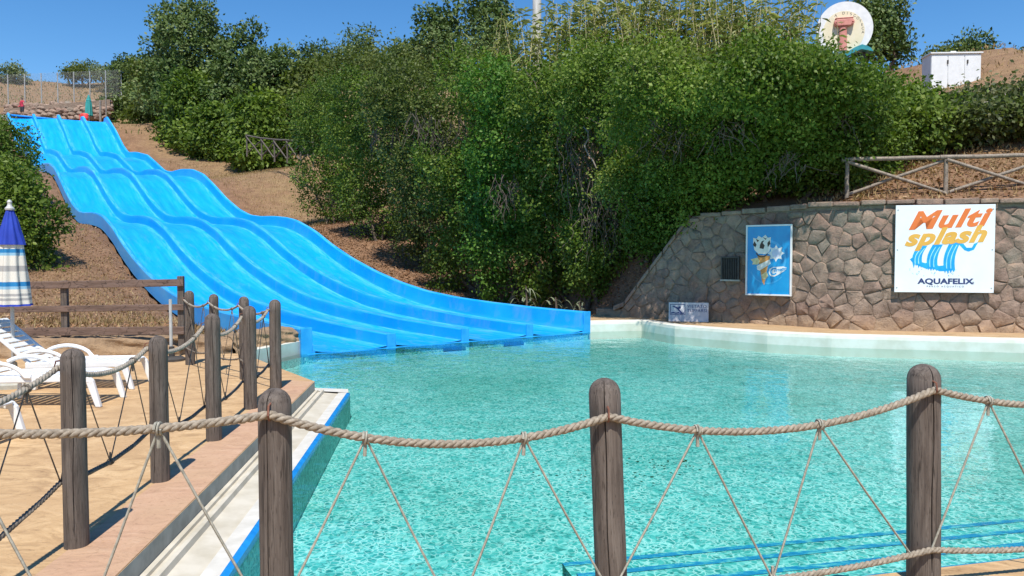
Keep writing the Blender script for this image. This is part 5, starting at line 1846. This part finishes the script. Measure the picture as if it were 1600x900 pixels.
    for sx in (-1, 1):
        mb = MB().lathe([(.0, -.008), (.008, 0), (.0, .008)], n=8); mb.build('eye', M['hair'], o, loc=(.01 + sx * .03, -.112, 1.665))
        mb = MB().lathe([(.0, -.03), (.014, -.01), (.014, .012), (.0, .03)], n=8); mb.build('ear', M['skin'], o, loc=(.01 + sx * .084, -.01, 1.65), smooth=60)
    mb = MB().tube([(.01, -.112, 1.66), (.01, -.130, 1.635), (.01, -.112, 1.625)], [.006, .013, .008], 6); mb.build('nose', M['skin'], o, smooth=60)
    mb = MB().box((.01, -.108, 1.60), (.045, .01, .008)); mb.build('mouth', M['pink_paint'], o)
    o.rotation_euler = (0, 0, -.55)
person()

# ------------------------------------------------------------------ signs
def text_mesh(body, size, shear=0.0, bold=0.0, depth=.0015, space=1.0, align='CENTER'):
    cu = bpy.data.curves.new('text', 'FONT')
    cu.body = body; cu.size = size; cu.shear = shear; cu.offset = bold; cu.extrude = depth; cu.space_character = space
    cu.align_x = align; cu.align_y = 'CENTER'
    cu.resolution_u = 4
    ob = bpy.data.objects.new('text', cu); COL.objects.link(ob)
    dg = bpy.context.evaluated_depsgraph_get(); dg.update()
    me = bpy.data.meshes.new_from_object(ob.evaluated_get(dg))
    bpy.data.objects.remove(ob)
    return me
def put_text(name, parent, mat, body, size, x, z, y=-.002, rot=0.0, sx=1.0, **kw):
    me = text_mesh(body, size, **kw)
    me.materials.clear(); me.materials.append(mat)
    o = bpy.data.objects.new(name, me)
    o.rotation_euler = (math.pi / 2, rot, 0); o.location = (x, y, z); o.scale = (sx, 1, 1)
    link(o, parent)
    return o
def flat(name, poly, parent, mat, y0=-.001, th=.002):
    """outline in the sign plane (x, z), standing th proud"""
    n = len(poly)
    mb = MB()
    mb.add([(x, y0, z) for x, z in poly] + [(x, y0 - th, z) for x, z in poly],
           [tuple(range(n)), tuple(reversed(range(n, 2 * n)))] + [(i, (i + 1) % n, n + (i + 1) % n, n + i) for i in range(n)])
    o = mb.build(name, mat, parent); fix_normals(o)
    return o
def circle(cx, cz, r, n=28, a0=0, a1=2 * math.pi, rz=None):
    return [(cx + r * math.cos(a0 + (a1 - a0) * k / n), cz + (rz or r) * math.sin(a0 + (a1 - a0) * k / n)) for k in range(n)]
def wall_frame(pA, pB, proud=.10):
    a = Vector(pA); b = Vector(pB); t = (b - a); ang = math.atan2(t.y, t.x)
    c = (a + b) / 2
    return Vector((c.x + math.sin(ang) * proud, c.y - math.cos(ang) * proud, 0)), ang, t.length

# --- white banner panel
c, ang, wd = wall_frame((8.20, 16.40), (9.92, 16.04), .16)
zt0, zb0 = at(1475, 320, c.y).z, at(1475, 457, c.y).z
bw, bh = 1.90, zt0 - zb0
o = empty('banner', (c.x, c.y, (zt0 + zb0) / 2), ang, 'white square banner with orange and blue lettering on the stone wall', 'sign')
mb = MB().box((0, 0, 0), (bw, .03, bh)); mb.build('panel', M['sign_white'], o, bevel=.004)
yF = -.017
put_text('lettering', o, M['orange_print'], 'Multi', .50, .02, .60, yF, -.05, 1.28, shear=.42, bold=.02, space=1.12)
put_text('lettering', o, M['yellow_print'], 'splash', .46, -.02, .25, yF - .001, -.06, 1.26, shear=.42, bold=.02, space=1.08)
put_text('lettering', o, M['navy_print'], 'AQUAFELIX', .155, .03, -.685, yF, 0, 1.26, bold=.006, space=1.02)
put_text('lettering', o, M['navy_print'], '\u00ae', .05, .56, -.71, yF)
put_text('lettering', o, M['navy_print'], 'PARCO ACQUATICO', .048, .03, -.79, yF, 0, 1.0, space=1.75)
rr = random.Random(2)
for k, (x0, w, zt_, zb_) in enumerate(((-.50, .17, .06, -.30), (-.22, .19, .09, -.38), (.10, .20, .13, -.42))):
    x_off = -.10
    left = [(x0 + (1 - q) * 0 + x_off * q - .05 * math.sin(q * 3), zt_ + (zb_ - zt_) * q) for q in [i / 8 for i in range(9)]]
    right = [(x0 + w + x_off * q * .8 - .05 * math.sin(q * 3), zt_ + (zb_ - zt_ - .02) * q) for q in [i / 8 for i in range(9)]]
    ragged = []
    lx, lz = left[-1]; rx, rz_ = right[-1]
    for i in range(1, 8):
        q = i / 8; ragged.append((lx + (rx - lx) * q, lz + (rz_ - lz) * q - (.10 if i % 2 else .01) * rr.uniform(.5, 1.1)))
    flat('water_streak', left + ragged + list(reversed(right)), o, M['cyan_print'], yF + .003, .0035)
    # pale edge streaks
    for q0 in (.25, .65):
        xa = x0 + w * q0
        flat('pale_streak', [(xa - .05 * math.sin(q * 3) + x_off * q, zt_ - .05 + (zb_ - zt_) * q * .9) for q in [i / 6 for i in range(7)]] + [(xa + .018 - .05 * math.sin(q * 3) + x_off * q, zt_ - .05 + (zb_ - zt_) * q * .9) for q in [i / 6 for i in range(6, -1, -1)]], o, M['pale_cyan_print'], yF - .0005, .002)
# curling splash joining the streaks, and the flick at the upper right
flat('water_streak', [(-.66, -.22), (-.58, -.16), (-.50, -.26), (-.36, -.30), (-.25, -.27), (-.10, -.36), (.05, -.34), (.18, -.40), (.10, -.46), (-.08, -.47), (-.20, -.42), (-.34, -.42), (-.48, -.36), (-.60, -.30)], o, M['cyan_print'], yF + .004, .0040)
flat('water_streak', [(.26, .12), (.36, .10), (.42, .02), (.52, .02), (.56, .10), (.64, .14), (.56, -.02), (.46, -.06), (.38, -.03), (.30, .06)], o, M['cyan_print'], yF + .003, .0035)
for k in range(22):
    x = rr.uniform(-.68, .28); z = -.34 - .22 * (x + .68) * .35 - rr.uniform(.02, .20); s_ = rr.uniform(.015, .045); a = rr.uniform(-.9, .9)
    dx, dz = math.sin(a) * s_, -math.cos(a) * s_
    flat('droplet', [(x - .008, z), (x + .008, z + .004), (x + dx, z + dz)], o, M['cyan_print' if k % 3 else 'pale_cyan_print'], yF + .003, .003)
for sx in (-1, 1):
    for z in (-.84, -.02, .84):
        mb = MB().lathe([(.016, -.006), (.016, 0), (.008, .006)], n=12); b_ = mb.build('bolt', M['steel'], o, loc=(sx * (bw / 2 - .045), yF - .002, z * bh / 1.88), rot=(math.pi / 2, 0, 0))

# --- blue ice cream poster
c, ang, wd = wall_frame((5.69, 18.25), (6.42, 17.56), .17)
zt1, zb1 = at(1208, 351, c.y).z, at(1208, 462, c.y).z
pw_, ph_ = 1.06, zt1 - zb1
o = empty('poster', (c.x, c.y, (zt1 + zb1) / 2), ang + .12, 'blue poster of an ice cream cone in white frame on the wall', 'poster')
mb = MB().box((0, .01, 0), (pw_ - .05, .04, ph_ - .05)); mb.build('panel', M['poster_blue'], o)
for (cx, cz, sx, sz) in ((0, ph_ / 2 - .018, pw_, .036), (0, -ph_ / 2 + .018, pw_, .036), (-pw_ / 2 + .018, 0, .036, ph_ - .074), (pw_ / 2 - .018, 0, .036, ph_ - .074)):
    mb = MB().box((cx, 0, cz), (sx, .07, sz)); mb.build('frame', M['white_paint'], o, bevel=.004)
yp = -.0105
def arc_band(cx, cz, r0, r1, a0, a1, n=20):
    return [(cx + r1 * math.cos(a0 + (a1 - a0) * k / n), cz + r1 * math.sin(a0 + (a1 - a0) * k / n)) for k in range(n + 1)] + [(cx + r0 * math.cos(a1 + (a0 - a1) * k / n), cz + r0 * math.sin(a1 + (a0 - a1) * k / n)) for k in range(n + 1)]
flat('swirl', arc_band(-.02, -.02, .60, .64, -.9, 1.25), o, M['poster_swirl'], yp, .001) if pw_ > 1.4 else flat('swirl', arc_band(-.05, .02, .40, .455, -1.0, 1.5), o, M['poster_swirl'], yp, .001)
flat('swirl', arc_band(-.02, -.12, .40, .43, 3.5, 5.6), o, M['poster_swirl'], yp, .001)
flat('cone', [(-.26, .12), (.04, .10), (-.02, -.16), (-.09, -.58), (-.14, -.50), (-.19, -.22)], o, M['wafer'], yp, .002)
flat('wrapper', [(-.42, .02), (-.26, .06), (-.20, -.02), (-.24, -.10), (-.38, -.10), (-.36, -.04)], o, M['wrapper'], yp, .003)
flat('wrapper', [(-.27, -.13), (.03, .02), (.05, -.08), (-.20, -.24), (-.26, -.22)], o, M['cream_print'], yp, .004)
flat('wrapper', [(-.16, -.34), (-.04, -.26), (.0, -.36), (-.06, -.44), (-.13, -.44)], o, M['wrapper'], yp, .0045)
flat('ice_cream', [(-.36, .52), (-.28, .50), (-.24, .57), (-.16, .52), (-.08, .59), (-.02, .52), (.05, .53), (.04, .36), (.02, .20), (-.06, .14), (-.24, .15), (-.33, .24), (-.36, .38)], o, M['cream_print'], yp, .003)
flat('chocolate', [(-.37, .36), (-.31, .30), (-.28, .36), (-.33, .44)], o, M['chocolate'], yp - .002, .002)
flat('chocolate', [(-.21, .28), (-.12, .26), (-.09, .34), (-.14, .40), (-.10, .46), (-.16, .44), (-.20, .36)], o, M['chocolate'], yp - .002, .002)
flat('chocolate', [(-.30, .50), (-.22, .46), (-.26, .42)], o, M['chocolate'], yp - .002, .002)
flat('chocolate', [(-.02, .30), (.04, .38), (.02, .46), (-.03, .40)], o, M['chocolate'], yp - .002, .002)
flat('chocolate', [(-.14, .54), (-.06, .50), (-.02, .55), (-.07, .47)], o, M['chocolate'], yp - .002, .002)
flat('chocolate', arc_band(-.15, .22, .13, .155, 3.5, 5.8, 10), o, M['chocolate'], yp - .002, .002)
star = []
for k in range(24):
    r_ = .135 if k % 3 else .20
    star.append((.17 + r_ * math.cos(k / 24 * 6.283), .16 + r_ * math.sin(k / 24 * 6.283)))
flat('badge', star, o, M['white_paint'], yp, .002)
flat('badge_centre', circle(.17, .16, .095, 20), o, M['badge_print'], yp - .0015, .002)
flat('lettering_back', [(.02, -.20), (.10, -.16), (.34, -.14), (.42, -.17), (.40, -.22), (.28, -.30), (.14, -.38), (.05, -.37), (.01, -.30)], o, M['white_paint'], yp, .002)
put_text('lettering', o, M['poster_blue'], 'C', .22, .10, -.27, yp - .0025, -.15, 1.0, shear=.2, bold=.006)
put_text('lettering', o, M['poster_blue'], 'ornetto', .105, .27, -.215, yp - .0025, -.18, .9, shear=.2, bold=.003)

# --- dark grille
c, ang, wd = wall_frame((5.14, 18.70), (5.47, 18.43), .06)
zg0, zg1 = at(1144, 402, c.y).z, at(1144, 438, c.y).z
gh = zg0 - zg1
o = empty('vent_grille', (c.x, c.y, (zg0 + zg1) / 2), ang, 'small dark barred grille in the stone wall left of the poster', 'grille')
mb = MB().box((0, .02, 0), (.42, .03, gh)); mb.build('backing', simple('grille_dark', (.012, .011, .010), (.02, .018, .016), 8, .8), o)
for k in range(9):
    mb = MB().box((-.18 + k * .045, -.015, 0), (.016, .016, gh - .05)); mb.build('bar', M['dark_steel'], o)
for cz, cx, sx, sz in ((gh / 2, 0, .46, .04), (-gh / 2, 0, .50, .04), (0, -.215, .03, gh - .04), (0, .215, .03, gh - .04)):
    mb = MB().box((cx, -.01, cz), (sx, .06, sz)); mb.build('frame', M['dark_steel'] if cz >= 0 else M['concrete_grey'], o, bevel=.004)

# --- no diving plaque leaning against the wall
c, ang, wd = wall_frame((4.10, 19.30), (4.92, 18.72), .34)
M['plaque'] = simple('plaque', (.52, .50, .51), (.64, .62, .62), 5, .7)
o = empty('plaque', (c.x, c.y, .056), ang + .38, 'grey no diving plaque leaning at the foot of the wall', 'sign')
o.rotation_euler = (-.14, 0, ang + .38)
mb = MB().box((0, 0, .235), (.95, .05, .47)); mb.build('panel', M['plaque'], o, bevel=.006)
yq = -.0265
put_text('lettering', o, M['navy_print'], 'VIETATO', .105, .20, .375, yq, space=1.1)
put_text('lettering', o, M['navy_print'], 'TUFFARSI', .105, .20, .27, yq, space=1.08)
for cx, cz, sx, sz in ((-.26, .42, .36, .014), (-.26, .17, .36, .014), (-.435, .295, .014, .236), (-.085, .295, .014, .236)):
    mb = MB().box((cx, yq, cz), (sx, .004, sz)); mb.build('pictogram_frame', M['navy_print'], o)
flat('pictogram', circle(-.21, .345, .030, 14), o, M['navy_print'], yq, .003)
flat('pictogram', [(-.40, .375), (-.36, .385), (-.24, .345), (-.22, .31), (-.27, .30), (-.30, .325)], o, M['navy_print'], yq, .0035)
flat('pictogram', [(-.27, .305), (-.23, .31), (-.16, .235), (-.13, .205), (-.17, .20), (-.21, .23)], o, M['navy_print'], yq, .003)
flat('pictogram', [(-.42, .215), (-.36, .235), (-.30, .215), (-.24, .235), (-.18, .205), (-.11, .225), (-.11, .195), (-.18, .185), (-.24, .20), (-.30, .19), (-.36, .20), (-.42, .19)], o, M['navy_print'], yq, .0025)

# --- round sign on the hill
Y = 40.0
pc = at(1320, 45, Y)
R0 = 1.36
o = empty('round_sign', (pc.x, Y, pc.z), -.22, 'big round white sign with pink column and teal wave on the hilltop', 'sign')
disc = circle(0, 0, R0, 56, rz=R0 * 1.02)
disc = [(x, max(z, -1.22)) for x, z in disc]
mb = MB(); n = len(disc)
mb.add([(x, 0, z) for x, z in disc] + [(x, .22, z) for x, z in disc], [tuple(range(n)), tuple(reversed(range(n, 2 * n)))] + [(i, (i + 1) % n, n + (i + 1) % n, n + i) for i in range(n)])
b_ = mb.build('disc', M['white_paint'], o); fix_normals(b_)
flat('ivory_field', [(x * .74 - .05, max(z * .78 - .15, -1.2)) for x, z in circle(0, 0, R0, 48)], o, M['ivory_paint'], -.001, .01)
mb = MB().lathe([(.20, -1.15), (.20, -1.05), (.185, -.2), (.18, .02), (.24, .06)], n=20); b_ = mb.build('column', M['pink_paint'], o, smooth=50, loc=(-.10, -.10, .02)); b_.scale = (1.0, .5, 1)
mb = MB(); 
cap = [(-.42, .02), (-.30, .0), (.30, .0), (.42, .04), (.50, .16), (.46, .30), (.36, .36), (-.36, .36), (-.48, .28), (-.50, .14)]
mb.add([(x, -.24, z) for x, z in cap] + [(x, -.01, z) for x, z in cap], [tuple(range(10)), tuple(reversed(range(10, 20)))] + [(i, (i + 1) % 10, 10 + (i + 1) % 10, 10 + i) for i in range(10)])
b_ = mb.build('capital', M['pink_paint'], o, bevel=.04, loc=(-.06, 0, .10)); fix_normals(b_)
for sx in (-1, 1):
    mb = MB().tube([(sx * .36 - .06, -.27, .30), (sx * .46 - .06, -.27, .26), (sx * .42 - .06, -.27, .17), (sx * .34 - .06, -.27, .20)], .025, 6); mb.build('volute', M['pink_paint'], o, smooth=60)
mb = MB().box((-.06, -.12, .50), (.86, .24, .05)); mb.build('abacus', M['pink_paint'], o, bevel=.01)
wave = [(-1.0, -1.02), (-.55, -1.28), (-.30, -1.38), (.05, -1.28), (.45, -1.04), (.78, -.92), (1.05, -1.02), (1.35, -1.22), (1.36, -1.32), (1.0, -1.22), (.75, -1.16), (.45, -1.28), (.05, -1.48), (-.25, -1.56), (-.6, -1.46), (-1.05, -1.16)]
mb = MB(); n = len(wave)
mb.add([(x, -.34, z) for x, z in wave] + [(x, .26, z) for x, z in wave], [tuple(range(n)), tuple(reversed(range(n, 2 * n)))] + [(i, (i + 1) % n, n + (i + 1) % n, n + i) for i in range(n)])
b_ = mb.build('wave', M['teal_paint'], o); fix_normals(b_)
letters = [('L', 2.42), ('A', 2.02), ('D', 1.60), ('I', 1.40), ('S', 1.20), ('C', .98), ('O', .76), ('T', .55), ('E', .33), ('C', .13), ('A', -.07)]
for ch, a in letters:
    x, z = math.cos(a) * .92 - .05, math.sin(a) * .95 - .16
    put_text('lettering', o, M['dark_steel'], ch, .19, x, z, -.013, math.pi / 2 - a if False else -(a - math.pi / 2) * -1 * 0, 1.0)
for sx in (-.9, .95):
    mb = MB().box((sx, .12, -2.3), (.14, .14, 2.4)); mb.build('leg', M['dark_steel'], o)

# --- white cabinet on the crest
Y = 33
pa = at(1455, 128, Y); pb = at(1531, 128, Y); pt_ = at(1490, 84, Y)
wd_ = pb.x - pa.x
o = empty('white_cabinet', ((pa.x + pb.x) / 2, Y, pa.z - .6), -.05, 'white three door cabinet standing on the crest at right', 'cabinet')
hh = pt_.z - pa.z + .6
mb = MB().box((0, .4, hh / 2), (wd_, .8, hh)); mb.build('body', M['white_paint'], o, bevel=.01)
for k in range(3):
    mb = MB().box((-wd_ / 3 + k * wd_ / 3, -.012, hh / 2 - .02), (wd_ / 3 - .03, .03, hh - .12)); mb.build('door', M['white_plastic'], o, bevel=.006)
mb = MB().box((0, .38, hh + .03), (wd_ + .1, .92, .06)); mb.build('roof', M['white_paint'], o, bevel=.008)
for x in (-.36, .46):
    mb = MB().box((x, -.05, hh - .35), (.05, .04, .16)); mb.build('hinge', M['dark_steel'], o)
mb = MB().box((0, .3, hh + .11), (.22, .2, .12)); mb.build('cap', M['white_plastic'], o, bevel=.01)

# --- pale pole above the hedge
Y = 31
pb = at(838, 72, Y); 
g = gz(pb.x, Y)
mb = MB(); rr = random.Random(4)
limb(mb, (0, 0, -.3), (.02, 0, at(838, -60, Y).z - g), .22, .17, rr, 12, .004, 8)
o = mb.build('pale_pole', M['pole_white'], smooth=60, loc=(pb.x, Y, g)); tag(o, 'pale grey pole rising out of the hedge to the picture top', 'pole')
